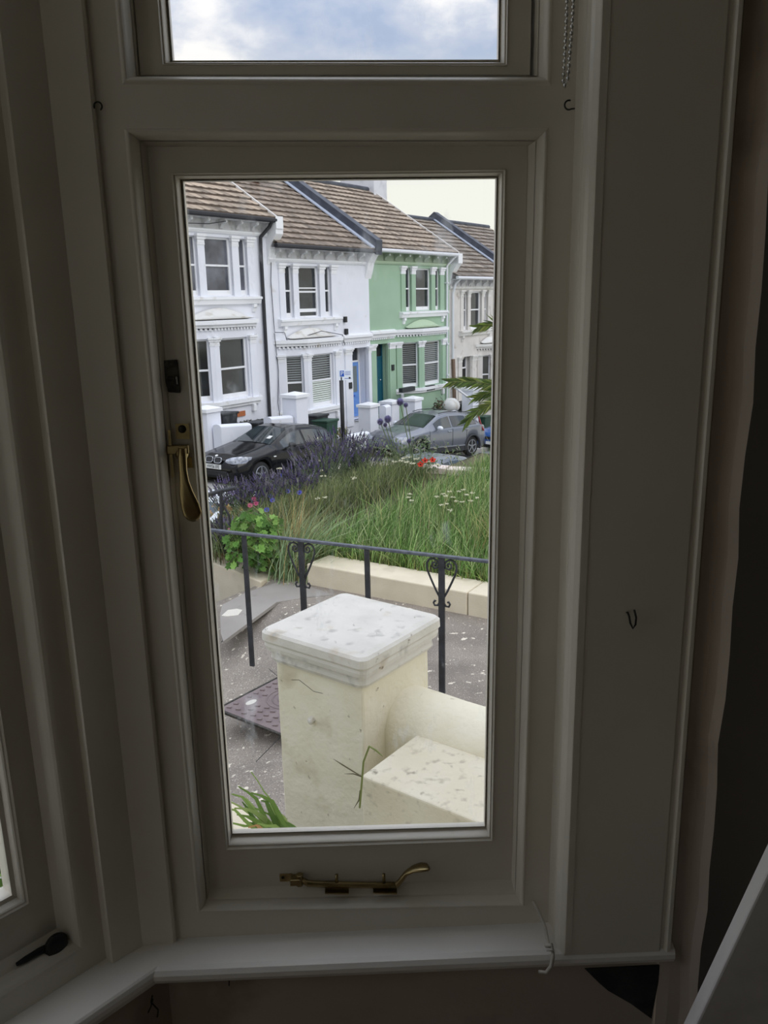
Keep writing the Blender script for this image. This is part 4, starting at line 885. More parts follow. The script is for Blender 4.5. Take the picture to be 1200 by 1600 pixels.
# party parapets, corbels, chimneys, flashings
def parapet(H, fr, s, dzr=0, rise=6.1):
    b = MB(); b.prism([(.46, 3.12), (.50, 3.62), (-3.95, rise+.42), (-8.2, 3.5), (-8.2, 3.1), (-3.95, rise-.1)], s-.02, s+.36, fr); b.build('party_parapet', M['lead'], H)
    b = MB(); b.prism([(.42, 3.34), (-3.95, rise+.09), (-3.95, rise+.13), (.42, 3.40)], s-.22, s-.02, fr); b.build('flashing', M['leadflash'], H)
parapet(h2, f2, 5.45-.15); parapet(h4, f4, 17.0-.2)
def corbel(H, fr, s, wide, m, z1=3.3, z0=2.35):
    b = MB(); b.prism([(0, z0-.3), (.10, z0), (.16, z0+.25), (.30, z0+.45), (.42, z0+.6), (.44, z1), (0, z1)], s, s+wide, fr); b.build('corbel', M[m], H)
corbel(h1, f1, -.02, .34, 'trim_w', 3.26, 2.25); corbel(h2, f2, 5.22, .38, 'trim_w', 3.2, 2.6); corbel(h3, f3, 11.33, .36, 'trim_w', 3.26, 2.3)
b = MB(); b.fbox(-.03, .30, -.3, .46, 3.0, 3.36, f1); b.build('party_end', M['trim_w'], h1)
b = MB(); b.fbox(11.33, 11.68, -.3, .46, 2.9, 3.3, f3); b.build('party_end', M['trim_w'], h3)
for H, fr, s_, zr in ((h1, f1, -.02, 6.1), (h3, f3, 11.33, 6.1)):
    b = MB(); b.prism([(.45, 3.30), (.45, 3.36), (-3.95, zr+.09), (-3.95, zr+.0)], s_, s_+.08, fr); b.build('verge', M['w_grey'], H)
cH = MB(); cH.fbox(11.15, 12.15, -5.4, -3.6, 5.2, 8.6, f3); cH.fbox(11.08, 12.22, -5.47, -3.53, 8.4, 8.6, f3); ch_ = cH.build('chimney', M['chim'], h3)
for i in range(3): b = MB(); b.lathe(f3(11.65, -5.1+i*.55, 8.6), [(.14, 0), (.11, .35), (.13, .4)], n=10); b.build('chimney_pot', M['brick'], ch_)
b = MB(); ss, zz = 2.9, 5.55; t_ = .82; b.fbox(3.0, 3.5, -3.35, -3.0, 5.72, 5.92, f2); b.build('roof_vent', M['red_tile'], h2)
# drainpipes
def pipe(H, pts, r, m, name='drainpipe'): b = MB(); b.tube(pts, r, 8); return b.build(name, M[m], H)
pipe(h1, [f1(-.12, .36, 3.2), f1(-.14, .28, 3.05), f1(-.36, .10, 2.75), f1(-.36, .08, 2.3), f1(-.36, .08, -3.3)], .055, 'dark_gut')
pipe(h3, [f3(11.25, .40, 3.2), f3(11.2, .30, 3.1), f3(11.0, .10, 2.8), f3(11.0, .09, -3.4)], .05, 'pipe_w')
pipe(h4, [f4(11.6, .40, 3.2), f4(11.55, .2, 3.0), f4(11.5, .10, 2.6), f4(11.5, .09, -2.6)], .05, 'pipe_w')
for z in (2.1, .9, -.4, -1.7): b = MB(); b.fbox(10.93, 11.07, .0, .16, z, z+.05, f3); b.build('pipe_bracket', M['pipe_w'], h3)
# cables and little boxes on house 2
def cable(H, pts, r=.012): b = MB(); b.tube(pts, r, 5); b.build('cable', M['cable'], H)
cable(h2, [f2(.12, .05, 2.75), f2(.06, .05, 2.2), f2(.1, .05, .86), f2(.12, .05, .62), f2(.42, .2, .60), f2(.5, .22, .35), f2(.62, .25, -.0+.12), f2(1.3, .3, .44), f2(2.2, .3, .58), f2(3.4, .28, .40), f2(3.62, .12, .30), f2(3.8, .06, .02)])
cable(h2, [f2(.1, .05, .6), f2(.2, .05, -.6), f2(.1, .05, -1.6), f2(.2, .05, -2.4), f2(.35, .05, -2.6)], .012)
cable(h1, [f1(-3.3, .14, 2.98), f1(-2.6, .2, 3.0), f1(-2.0, .3, 3.1)], .012)
for s_, z_ in ((3.80, .92), (3.84, .50)): b = MB(); b.fbox(s_, s_+.12, .02, .12, z_-.11, z_+.09, f2); b.build('security_light', M['black'], h2, bevel=.01)
# window boxes, vent, low details
b = MB(); q, _ = onF(629, 606, .75), 0
def bay_box(px, py, wpx, hpx, v, name, lb):
    s_, z_ = onF(px, py, v); s2, _z = onF(px+wpx, py, v); _s, z2 = onF(px, py-hpx, v)
    b = MB(); b.fbox(s_, s2, v-.18, v, z_, z2, F); return b.build(name, M['bin_k'], h3, bevel=.01)
bay_box(629, 614, 20, 7, .62, 'window_box', ''); bay_box(668, 611, 12, 8, .66, 'plant_pot', '')
b = MB(); s_, z_ = onF(368, 652, .64); b.fbox(s_, s_+.42, .60, .65, z_, z_+.15, F); b.build('air_brick', M['brick'], h1)
#=================================================================== FRONT GARDENS OPPOSITE
def pier(px, w_px, py_top, v, label, m='w_white', hgt=1.6, wid=None):
    s_, z_ = onF(px, py_top, v); s2, _ = onF(px+w_px, py_top, v); wd = wid or .5; P_ = thing('garden_pier', F(s_, v, z_-hgt), label, 'pier')
    b = MB(); b.fbox(s_, s_+wd, v-wd, v, z_-hgt, z_-.14); b.build('shaft', M[m], P_)
    b = MB(); o_ = .05; q = [F(s_-o_, v-wd-o_, 0), F(s_+wd+o_, v-wd-o_, 0), F(s_+wd+o_, v+o_, 0), F(s_-o_, v+o_, 0)]; c_ = sum(q)/4
    V = [p+UZ*(z_-.14) for p in q]+[p+UZ*(z_-.05) for p in q]+[c_+UZ*(z_+.03)]
    b.add(V, [(3, 2, 1, 0), (0, 1, 5, 4), (1, 2, 6, 5), (2, 3, 7, 6), (3, 0, 4, 7), (4, 5, 8), (5, 6, 8), (6, 7, 8), (7, 4, 8)]); b.build('cap', M['trim_w'], P_)
    return s_, z_, wd
p1 = pier(322, 22, 637, 2.1, 'white garden pier in front of the left house', hgt=2.0)
p2 = pier(462, 22, 615, 2.55, 'white garden pier behind the roof of the black car', hgt=2.0, wid=.52)
p3 = pier(578, 22, 631, 1.7, 'white garden pier left of the pair before the green house', hgt=1.9)
p4 = pier(612, 22, 626, 1.0, 'white garden pier standing back between the other two', hgt=1.8)
p5 = pier(648, 22, 621, 1.6, 'white garden pier in front of the green house bay', hgt=1.9)
p6 = pier(739, 20, 605, 2.3, 'white garden pier behind the palm fronds', hgt=1.9)
def lowwall(a, b_, v, label, th=.3, down=1.2):
    (s0, z0), (s1, z1) = onF(*a, v), onF(*b_, v); b = MB(); n_ = 10; V = []
    prof = [(v, -down), (v, -.06)]+[(v-th/2+th/2*math.cos(t), -.06+.08*math.sin(t)) for t in np.linspace(.3, PI-.3, 5)]+[(v-th, -.06), (v-th, -down)]
    m_ = len(prof); V = [F(s0, q, z0+z) for q, z in prof]+[F(s1, q, z1+z) for q, z in prof]
    b.add(V, [(k, k+1, m_+k+1, m_+k) for k in range(m_-1)]+[tuple(range(m_)), tuple(range(m_, 2*m_))[::-1]]); return tag(b.build('garden_wall', M['w_white']), label, 'wall')
lowwall((345, 665), (393, 662), 2.45, 'low white garden wall beside the left pier')
lowwall((424, 653), (458, 650), 2.45, 'low white garden wall left of the pier above the black car')
lowwall((546, 681), (578, 675), 2.45, 'low white garden wall below the blue door')
lowwall((603, 635), (611, 633), 1.5, 'short white garden wall between two piers')
lowwall((674, 652), (716, 642), 2.3, 'low pale wall before the green house bay')
# planted earth and shrubs opposite
def veg_build(mb, name, parent=None, label=None, cat=None, kind=None, group=None):
    o = mb.build(name, M['veg'], parent, col=True)
    return tag(o, label, cat, group, kind)
def leafball(mb, c, r, n, size, cols, sq=(1, 1, .8)):
    for _ in range(n):
        d = rng.normal(size=3); d /= np.linalg.norm(d); p = np.array(c)+d*r*np.array(sq)*rng.uniform(.55, 1); u = rng.normal(size=3); u -= d*(u@d)*.6; u /= np.linalg.norm(u); v_ = np.cross(d, u); v_ /= np.linalg.norm(v_)
        l = size*rng.uniform(.6, 1.3); col = cols[rng.integers(len(cols))]; k = rng.uniform(.75, 1.2); col = lin(tuple(min(255, q*k) for q in col))[:3]
        mb.add([p-u*l, p-v_*l*.45, p+u*l, p+v_*l*.45], [(0, 1, 2, 3)], tuple(col))
b = MB(); s_, z_ = onF(690, 640, 1.3); leafball(b, F(s_, 1.2, z_), .42, 260, .07, [(92, 88, 70), (74, 84, 56), (110, 96, 80)], (.8, .8, 1.2)); veg_build(b, 'shrub', label='brownish shrub below the green house bay', cat='shrub')
b = MB(); s_, z_ = onF(538, 668, 2.2); leafball(b, F(s_, 2.0, z_-.2), .35, 200, .06, [(120, 120, 86), (150, 140, 100), (90, 104, 66)]); veg_build(b, 'shrub', label='small pale shrub at the foot of the sign post', cat='shrub')
b = MB()
for i in range(9): s_, z_ = onF(352+i*11, 660-i*1.2, 1.2); leafball(b, F(s_, 1.2, z_-.15), .3, 70, .07, [(78, 78, 70), (92, 96, 72), (64, 66, 58)], (1, 1, .5))
veg_build(b, 'ground_cover', label='low dull plants along the foot of the white houses', cat='plants', kind='stuff')
b = MB(); s_, z_ = onF(703, 632, 1.6); b.ball(F(s_+.1, 1.6, z_-.05), .36, 12, 8, (1, 1, .75))
for i in range(len(b.v)): b.v[i] = tuple(np.array(b.v[i])+rng.normal(size=3)*.02)
tag(b.build('plastic_sack', M['trim_stain'], smooth=True), 'whitish full sack beside the green house', 'sack')
def bin_(px, py, v, label, m, hgt=1.05, lidm=None):
    s_, z_ = onF(px, py, v); base = F(s_, v, z_-hgt); T = thing('wheelie_bin', base, label, 'bin'); b = MB()
    V = []
    for z, hw in ((0, .22), (.95*hgt, .29)): V += [base+D*a*hw+N*c_*hw+UZ*z for a, c_ in ((-1, -1), (1, -1), (1, 1), (-1, 1))]
    b.add(V, [(3, 2, 1, 0), (0, 1, 5, 4), (1, 2, 6, 5), (2, 3, 7, 6), (3, 0, 4, 7), (4, 5, 6, 7)]); b.build('body', M[m], T, bevel=.02)
    b = MB(); q = [base+D*a*.32+N*c_*.32 for a, c_ in ((-1, -1), (1, -1), (1, 1), (-1, 1))]
    b.add([p+UZ*(.95*hgt) for p in q]+[p+UZ*(1.0*hgt+.03*(i > 1)) for i, p in enumerate(q)], [(3, 2, 1, 0), (0, 1, 5, 4), (1, 2, 6, 5), (2, 3, 7, 6), (3, 0, 4, 7), (4, 5, 6, 7)]); b.build('lid', M[lidm or m], T, bevel=.03)
    for sd_ in (-1, 1): b = MB(); b.lathe(base+D*.2*sd_-N*.24+UZ*.1, [(.1, -.03), (.1, .03)], D, 12); b.build('wheel', M['tyre'], T)
bin_(493, 648, 1.3, 'dark grey wheelie bin beside the pier above the black car', 'bin_k', 1.0)
bin_(508, 656, 1.9, 'green wheelie bin seen above the roof of the black car', 'bin_g', 1.0)
bin_(402, 659, 1.7, 'black wheelie bin behind the bonnet of the black car', 'bin_k', 1.0)
bin_(434, 657, 1.7, 'wheelie bin with a pale green lid behind the black car', 'bin_k', 1.0, 'shutter')
bin_(753, 650, 2.2, 'dark green wheelie bin at the right between the two parked cars', 'bin_g', 1.05)
bin_(348, 645, 1.6, 'small black bin beside the left garden pier', 'bin_k', .7)
b = MB(); s_, z_ = onF(724, 628, 1.2); b.fbox(s_-.7, s_+.6, .9, 1.5, z_-.5, z_, F); tag(b.build('planter_box', M['black'], bevel=.02), 'black planter trough in front of the far right house', 'planter')
b = MB(); a, c_ = onF(708, 561, 1.4), onF(710, 626, 1.4); b.box((F(a[0], 1.4, a[1])+F(c_[0], 1.4, c_[1]))/2, D*.16, N*.1, F(a[0], 1.4, a[1])-F(c_[0], 1.4, c_[1])); tag(b.build('wooden_post', M['wood'], bevel=.01), 'weathered wooden post leaning by the far right house', 'post')
b = MB(); a, c_ = onF(701, 598, 2.2), onF(744, 630, 2.2); b.tube([F(a[0], 2.2, a[1]), F(c_[0], 2.2, c_[1])], .05, 6); tag(b.build('white_pole', M['trim_w']), 'white pole slanting down before the far right house', 'pole')
# sign post
s_, z_ = onF(540, 668, 3.3); s2, zt = onF(533, 588, 3.3); zt2 = onF(534, 584, 3.3)[1]
sp_ = thing('sign_post', F(s2, 3.3, zroad(s2)+.12), 'black street sign post with a white parking sign', 'sign')
b = MB(); b.tube([F(s2, 3.3, zroad(s2)+.1), F(s2, 3.3, zt-.02)], .06, 10); b.build('post', M['black'], sp_, smooth=True)
sc_ = F(s2+.05, 3.42, zt+.04); tdir = P3(1, .12, 0); tdir /= np.linalg.norm(tdir); tn = np.cross(tdir, UZ)
b = MB(); b.box(sc_, tdir*.42, tn*.02, UZ*.30); sg_ = b.build('sign_plate', M['sign_w'], sp_)
b = MB(); b.box(sc_-tdir*.10+tn*.012+UZ*.04, tdir*.12, tn*.004, UZ*.17); b.build('blue_square', M['sign_b'], sg_)
text('sign_letter', 'P', sc_-tdir*.10+tn*.016+UZ*.04, tdir, UZ, .17, M['sign_w'], sg_)
b = MB()
for z in (.09, .05, .01, -.10): b.box(sc_+tdir*.07+tn*.012+UZ*z, tdir*(.16 if z > -.05 else .2), tn*.003, UZ*.012)
b.build('sign_print', M['sign_b'], sg_)
b = MB(); b.box(sc_+tdir*.12+tn*.012-UZ*.09, tdir*.05, tn*.004, UZ*.05); b.build('sign_arrow', M['black'], sg_)
#=================================================================== CARS
def car(name, label, org, xd, K, paint, wheels, R_, gx, doors, clad=None, plate=None, lamp=True, grille=None, rim_n=5):
    """org = front centre on the road, xd = direction front to rear; K columns: x, zbot, halfwidth, zbelt, ztop, roof halfwidth"""
    xd = np.array(xd)/np.linalg.norm(xd); hz = P3(xd[0], xd[1], 0); hz /= np.linalg.norm(hz); yd = np.cross(xd, UZ); yd /= np.linalg.norm(yd); zd = np.cross(yd, xd)   # yd: car's near side when xd points away right
    if zd[2] < 0: zd = -zd
    T = thing(name, org, label, 'car'); K = np.array(K, float); Lc = K[-1, 0]
    W_ = lambda x, y, z: np.array(org)+xd*x+yd*y+zd*z
    xs = sorted(set(np.round(np.concatenate([np.linspace(0, Lc, 46), K[:, 0]]+[[w_-R_*1.15*math.cos(t) for t in np.linspace(0, PI, 9)] for w_ in wheels]), 3)))
    xs = [x for x in xs if 0 <= x <= Lc]
    def sec(x):
        zb_, hw, zbe, zt_, rw_ = [float(np.interp(x, K[:, 0], K[:, i])) for i in range(1, 6)]
        for w_ in wheels:
            dx = abs(x-w_)
            if dx < R_*1.15: zb_ = max(zb_, R_+math.sqrt((R_*1.15)**2-dx*dx)*1.0)
        zb_ = min(zb_, zbe-.12)
        zc_ = max(zb_+.02, .62*zbe); 
        return [(hw-.04, zb_), (hw, zb_+.015), (hw+.01, zc_), (hw-.012, zbe-.03), (hw-.035, zbe), (rw_+.02, zt_-.07), (rw_-.03, zt_-.018), (rw_*.62, zt_), (0, zt_+.012)]
    secs = [sec(x) for x in xs]; V = []; 
    for x, S_ in zip(xs, secs):
        for sy_ in (1, -1):
            for y, z in (S_ if sy_ == 1 else S_[-2::-1]): V.append(W_(x, y*sy_, z))
    m_ = 17; b = MB(); b.add(V, [(i*m_+k, i*m_+k+1, (i+1)*m_+k+1, (i+1)*m_+k) for i in range(len(xs)-1) for k in range(m_-1)]+[tuple(range(m_))[::-1], tuple(range((len(xs)-1)*m_, len(xs)*m_))])
    b.build('body', M[paint], T, smooth=True)
    b = MB(); b.box(W_(Lc/2, 0, .42), xd*(Lc-.5), yd*(K[3, 2]*2-.55), zd*.4); b.box(W_(Lc/2, 0, .26), xd*(Lc-.2), yd*(K[3, 2]*2-.5), zd*.1); b.build('underbody', M['black'], T)
    def side_pt(x, t, sy_, o=.008):
        S_ = sec(x); (y0_, z0_), (y1_, z1_) = S_[4], S_[5]; return W_(x, sy_*(y0_+(y1_-y0_)*t+o), z0_+(z1_-z0_)*t)
    cowl, rf, rr, rb_ = gx                                # cowl x, roof front x, roof rear x, rear glass foot x
    # windscreen and rear screen lie over the sloped top surface
    for x0, x1, nm in ((cowl+.04, rf-.02, 'windscreen'), (rr+.04, rb_-.03, 'rear_screen')):
        g = MB(); V = []; xs2 = np.linspace(x0, x1, 6)
        for x in xs2:
            S_ = sec(x)
            for j in range(9): t = -1+j/4; yy = t*(S_[6][0]*.96); zz_ = float(np.interp(abs(yy), [0, S_[7][0], S_[6][0]], [S_[8][1], S_[7][1], S_[6][1]])); V.append(W_(x-.006 if nm[0] == 'w' else x+.006, yy, zz_+.010))
        g.add(V, [(i*9+j, i*9+j+1, (i+1)*9+j+1, (i+1)*9+j) for i in range(5) for j in range(8)]); ws = g.build(nm, M['car_glass'], T, smooth=True)
        if nm == 'windscreen' and plate:
            S_ = sec(cowl+.30); g = MB(); g.box(W_(cowl+.30, S_[6][0]*.62, S_[7][1]+.02), xd*.12+zd*.06, yd*.12, zd*.004); g.build('permit', M['plate_w'], ws)
    for sy_ in (1, -1):
        for (d0, d1) in doors:
            g = MB(); xs2 = np.linspace(d0, d1, 7); V = []
            for x in xs2:
                # clip glass to the greenhouse: its top follows the roof line
                zt_ = sec(x)[5][1]; ok = zt_-sec(x)[4][1]
                V += [side_pt(x, .10, sy_), side_pt(x, .5, sy_), side_pt(x, .90, sy_)]
            g.add(V, [(i*3+j, i*3+j+1, (i+1)*3+j+1, (i+1)*3+j) for i in range(6) for j in range(2)]); g.build('side_window', M['car_glass'], T, smooth=True)
        if sy_ == 1:
            for xx in [doors[0][0]-.32, doors[0][1]+.04, doors[min(1, len(doors)-1)][1]-.1]:
                g = MB(); S_ = sec(xx); g.tube([W_(xx, S_[1][0]+.011, max(.3, S_[1][1])), W_(xx, S_[2][0]+.004, S_[2][1]), W_(xx, S_[3][0]+.004, S_[3][1]), W_(xx, S_[4][0]+.002, S_[4][1])], .006, 4); g.build('door_seam', M['black'], T)
            for xx in [doors[0][1]-.12, doors[min(1, len(doors)-1)][1]-.10]:
                S_ = sec(xx); g = MB(); g.box(W_(xx, S_[3][0]+.02, S_[3][1]-.05), xd*.19, yd*.03, zd*.035); g.build('door_handle', M['chrome' if paint == 'car_grey' else paint], T, bevel=.01)
        S_ = sec(cowl+.45); mi = MB(); c_ = W_(cowl+.50, sy_*(S_[4][0]+.13), S_[4][1]+.08); V = []
        mi.ball((0, 0, 0), 1, 10, 7)
        mi.v = [tuple(c_+xd*v_[0]*.07+yd*v_[1]*.12+zd*v_[2]*.075) for v_ in mi.v]; mi.tube([c_, W_(cowl+.52, sy_*(S_[4][0]-.02), S_[4][1]+.02)], .02, 6)
        mi.build('mirror', M[paint if paint != 'car_grey' else 'car_white'], T, smooth=True)
        for w_ in wheels:
            g = MB(); c_ = W_(w_, sy_*(K[3, 2]-.11), R_-.01); g.lathe(c_-yd*.09, [(R_*.68, 0), (R_*.94, .0), (R_, .03), (R_, .15), (R_*.94, .18), (R_*.70, .185)], yd, 24); wh = g.build('wheel', M['tyre'], T, smooth=True)
            g = MB(); cf = c_+yd*sy_*.088; g.lathe(c_-yd*.07, [(R_*.3, 0), (R_*.6, .14)], yd, 16)
            g2 = MB(); g2.tube([cf+xd*R_*.66*math.cos(t)+zd*R_*.66*math.sin(t) for t in np.linspace(0, 2*PI, 25)], .018, 5)
            for k in range(rim_n):
                a_ = 2*PI*k/rim_n+.3; dirv = xd*math.cos(a_)+zd*math.sin(a_); tv = -xd*math.sin(a_)+zd*math.cos(a_); g2.box(cf+dirv*R_*.35, dirv*R_*.6, tv*.045, yd*.02)
            g2.lathe(cf-yd*.01, [(.06, 0), (.05, .03)], yd*sy_, 12); g2.build('rim', M['rim'], wh)
    if clad:
        for sy_ in (1, -1):
            g = MB()
            for w_ in wheels:
                pts = [W_(w_+R_*1.2*math.cos(t), sy_*(K[3, 2]+.012), R_-.02+R_*1.2*math.sin(t)) for t in np.linspace(-.2, PI+.2, 14)]; g.tube(pts, .035, 6)
            g.box(W_(sum(wheels)/2, sy_*(K[3, 2]+.005), .30), xd*(wheels[1]-wheels[0]-2*R_), yd*.03, zd*.16); g.build('cladding', M['car_clad'], T)
            g = MB(); g.box(W_(sum(wheels)/2, sy_*(K[3, 2]+.018), .40), xd*(wheels[1]-wheels[0]-2.2*R_), yd*.01, zd*.035); g.build('sill_strip', M['chrome'], T)
        for sy_ in (1, -1): g = MB(); g.tube([W_(x, sy_*(sec(x)[6][0]-.02), sec(x)[6][1]+.045) for x in np.linspace(rf+.1, rr-.1, 8)], .014, 6); g.build('roof_rail', M['black'], T)
    if lamp:
        for sy_ in (1, -1):
            g = MB(); V = []; n_ = 8
            for i in range(n_+1):
                t = i/n_; x = .10+.42*max(0, t-.35)**1.3/.57; y = .42+.40*min(1, t/.75)*1.0; hw = sec(x)[2][0]; y = min(y, hw+.012); h_ = .075*math.sin(PI*(.12+.80*(1-t)))+.015; zc_ = .665+.05*t
                fx = x-.045-.05*(1-t) if t < .75 else x-.04
                V += [W_(fx-.02, sy_*y, zc_-h_), W_(fx-.035, sy_*(y+.006), zc_), W_(fx+.0, sy_*(y-.0), zc_+h_)]
            g.add(V, [(i*3+j, i*3+j+1, (i+1)*3+j+1, (i+1)*3+j) for i in range(n_) for j in range(2)]+[(j, j+1, j+1, j) for j in ()]); lm = g.build('headlamp', M['lamp'], T, smooth=True)
            for yy, xx in ((.52, .055), (.64, .075)): g = MB(); g.lathe(W_(xx-.02, sy_*yy, .672), [(.05, 0), (.042, .012), (.02, .016)], -xd, 14); g.build('lamp_ring', M['chrome'], lm, smooth=True)
    return T, W_, xd, yd, zd, sec
sl = -.083
Db = D+UZ*sl
pc = onZ(332, 729, -2.30)
# black hatchback
KB = [(0, .30, .60, .50, .56, .50), (.06, .20, .72, .60, .68, .58), (.30, .18, .83, .70, .78, .66), (.90, .18, .875, .80, .90, .70), (1.28, .18, .875, .88, .985, .70), (1.34, .18, .875, .885, 1.0, .69), (2.10, .18, .875, .91, 1.36, .56), (2.45, .18, .875, .925, 1.415, .56), (3.0, .18, .875, .94, 1.41, .55), (3.55, .18, .87, .96, 1.34, .53), (3.75, .20, .86, .965, 1.27, .53), (4.08, .25, .80, .95, 1.03, .60), (4.20, .30, .74, .80, .92, .60), (4.24, .35, .70, .70, .75, .55)]
orgb = pc+Db/np.linalg.norm(Db)*.0; orgb = P3(orgb[0], orgb[1], pc[2]-.50)
cb, Wb, xb, ybd, zbd, secb = car('car', 'black hatchback parked at the left facing the viewer', orgb, Db, KB, 'car_black', (.78, 3.44), .315, (1.30, 2.10, 3.45, 4.08), [(1.62, 2.46), (2.54, 3.30), (3.34, 3.62)], plate=True)
g = MB(); g.box(Wb(-.012, 0, .50), xb*.012, ybd*.52, zbd*.112); plb = g.build('number_plate', M['plate_w'], cb)
text('plate_text', 'HW56 EFE', Wb(-.021, 0, .497), ybd, zbd, .115, M['black'], plb, .80)
for sy_ in (-1, 1):
    g = MB(); c_ = Wb(.0, sy_*.145, .665); pts = [c_+ybd*math.copysign(abs(math.cos(t))**.55, math.cos(t))*.115+zbd*.066*math.copysign(abs(math.sin(t))**.55, math.sin(t))+xb*(-.005+.03*math.sin(t)) for t in np.linspace(0, 2*PI, 25)]
    g.tube(pts, .008, 6); gr = g.build('kidney_grille', M['chrome'], cb, smooth=True)
    g = MB(); g.add(pts[:24], [tuple(range(24))]); g.build('grille_mesh', M['black'], gr)
g = MB(); g.lathe(Wb(.10, 0, .755), [(.04, 0), (.036, .01)], zbd-xb*.5, 14); g.build('bonnet_emblem', M['plate_w'], cb)
g = MB(); g.box(Wb(.02, 0, .34), xb*.06, ybd*.9, zbd*.14); g.build('lower_grille', M['black'], cb, bevel=.02)
S_ = secb(1.22); g = MB(); g.box(Wb(1.25, S_[3][0]+.014, .72), xb*.09, ybd*.012, zbd*.03); g.build('side_repeater', M['plate_w'], cb)
# grey crossover
wr = onZ(737, 712, -3.72)
Dg = P3(math.sin(math.radians(46)), math.cos(math.radians(46)), -.083); Dgn = Dg/np.linalg.norm(Dg); yg = np.cross(Dgn, UZ); yg /= np.linalg.norm(yg)
KG = [(0, .35, .62, .60, .72, .55), (.08, .25, .78, .70, .82, .62), (.35, .22, .87, .82, .93, .70), (.9, .22, .905, .92, 1.02, .74), (1.15, .22, .905, .96, 1.08, .74), (1.22, .22, .905, .97, 1.10, .73), (1.95, .22, .905, 1.0, 1.48, .62), (2.4, .22, .905, 1.02, 1.565, .61), (3.1, .22, .905, 1.05, 1.57, .60), (3.75, .24, .90, 1.10, 1.50, .58), (3.95, .25, .89, 1.12, 1.45, .57), (4.22, .30, .86, 1.08, 1.18, .62), (4.38, .35, .80, .9, 1.0, .62), (4.42, .42, .76, .8, .85, .6)]
KG = [(k0, k1, k2, k3*.96, k4*.95, k5) for k0, k1, k2, k3, k4, k5 in KG]
orgg = wr-Dgn*3.55-yg*.90
cg, Wg, xg_, ygd, zgd, secg = car('car', 'grey crossover car with roof rails parked below the green house', orgg, Dg, KG, 'car_grey', (.86, 3.55), .34, (1.17, 1.95, 3.85, 4.22), [(1.62, 2.42), (2.50, 3.30), (3.36, 3.78)], clad=True)
for sy_ in (1, -1):
    g = MB(); pts = [Wg(3.98+.10*t, sy_*(secg(3.98+.1*t)[4][0]+.0-.12*(1-t)), 1.40-.40*t) for t in np.linspace(0, 1, 5)]+[Wg(4.16, sy_*.90, .84)]; g.tube(pts, .028, 6); g.build('tail_lamp', M['tail'], cg)
# near-side slate car, blue car, white cars
nb0 = onZ(655, 716, -2.55)
def place(px, py, z, K, xd): p = onZ(px, py, z); return p
KN = KB
rp = onZ(690, 703, -2.22)                                # a point on the bonnet/roof line of the near-side car
orgn = P3(rp[0], rp[1], -3.44)-D*3.3
slN = P3(D[0], D[1], -.083)
cn_, Wn, *_r = car('car', 'slate grey car on the near side, roof just above the coping', orgn, slN, [(x, a, b_*1.02, c_, d_, e_) for x, a, b_, c_, d_, e_ in KN], 'car_ngrey', (.78, 3.44), .31, (1.30, 2.10, 3.45, 4.08), [(1.62, 2.46), (2.54, 3.30), (3.34, 3.62)])
bp_ = onZ(758, 692, -3.62); orgbl = P3(bp_[0], bp_[1], bp_[2]-.45)+yg*.1-D*.0
cbl, Wbl, xbl, ybl, zbl, _s = car('car', 'blue car parked behind the grey crossover', orgbl+D*.3, Dg, [(x, a, b_, c_, d_, e_) for x, a, b_, c_, d_, e_ in KG], 'car_blue', (.80, 3.50), .33, (1.17, 1.95, 3.85, 4.22), [(1.62, 2.42), (2.50, 3.30)])
g = MB(); c_ = Wbl(.03, 0, .62); g.tube([c_-xbl*.02+ybl*.07*math.cos(t)+zbl*.07*math.sin(t) for t in np.linspace(0, 2*PI, 21)], .008, 5)
for seg_ in (((-.045, .045), (-.02, -.05), (0, 0), (.02, -.05), (.045, .045)), ((-.025, .055), (0, .01), (.025, .055))): g.tube([c_-xbl*.025+ybl*x+zbl*z for x, z in seg_], .007, 5)
g.build('badge', M['chrome'], cbl)
g = MB(); g.box(Wbl(-.01, 0, .40), xbl*.012, ybl*.52, zbl*.112); pb_ = g.build('number_plate', M['plate_w'], cbl); g = MB(); g.box(Wbl(.02, 0, .58), xbl*.08, ybl*1.1, zbl*.10); g.build('grille', M['black'], cbl)
wp = onZ(332, 772, -1.36); orgw = P3(wp[0], wp[1], -2.74)-D*2.0-N*.5
car('car', 'white car on the near side at the left behind the thin black rail', orgw, slN, KN, 'car_white', (.78, 3.44), .31, (1.30, 2.10, 3.45, 4.08), [(1.62, 2.46), (2.54, 3.30)])
# small black rail at far left of the bank
ra, rb2 = onY(321, 774, 7.2), onY(352, 765, 7.2)
T = thing('step_rail', onY(345, 830, 7.2), 'thin black handrail with a scroll at the left end of the garden', 'railing')
b = MB(); b.tube([onY(318, 775, 7.2), onY(345, 767, 7.2), onY(368, 762, 7.2)], .022, 8); b.build('handrail', M['iron'], T)
b = MB(); b.tube([onY(345, 768, 7.2), onY(346, 835, 7.2)], .018, 8); b.build('post', M['iron'], T)
b = MB(); b.tube([onY(x, y, 7.2) for x, y in ((346, 805), (350, 785), (354, 778), (360, 776), (363, 782), (359, 787), (355, 783))], .010, 6); b.build('scroll', M['iron'], T)
b = MB(); b.tube([onY(349, 790, 7.2), onY(358, 805, 7.2), onY(362, 830, 7.2)], .012, 6); b.build('stay_bar', M['iron'], T)
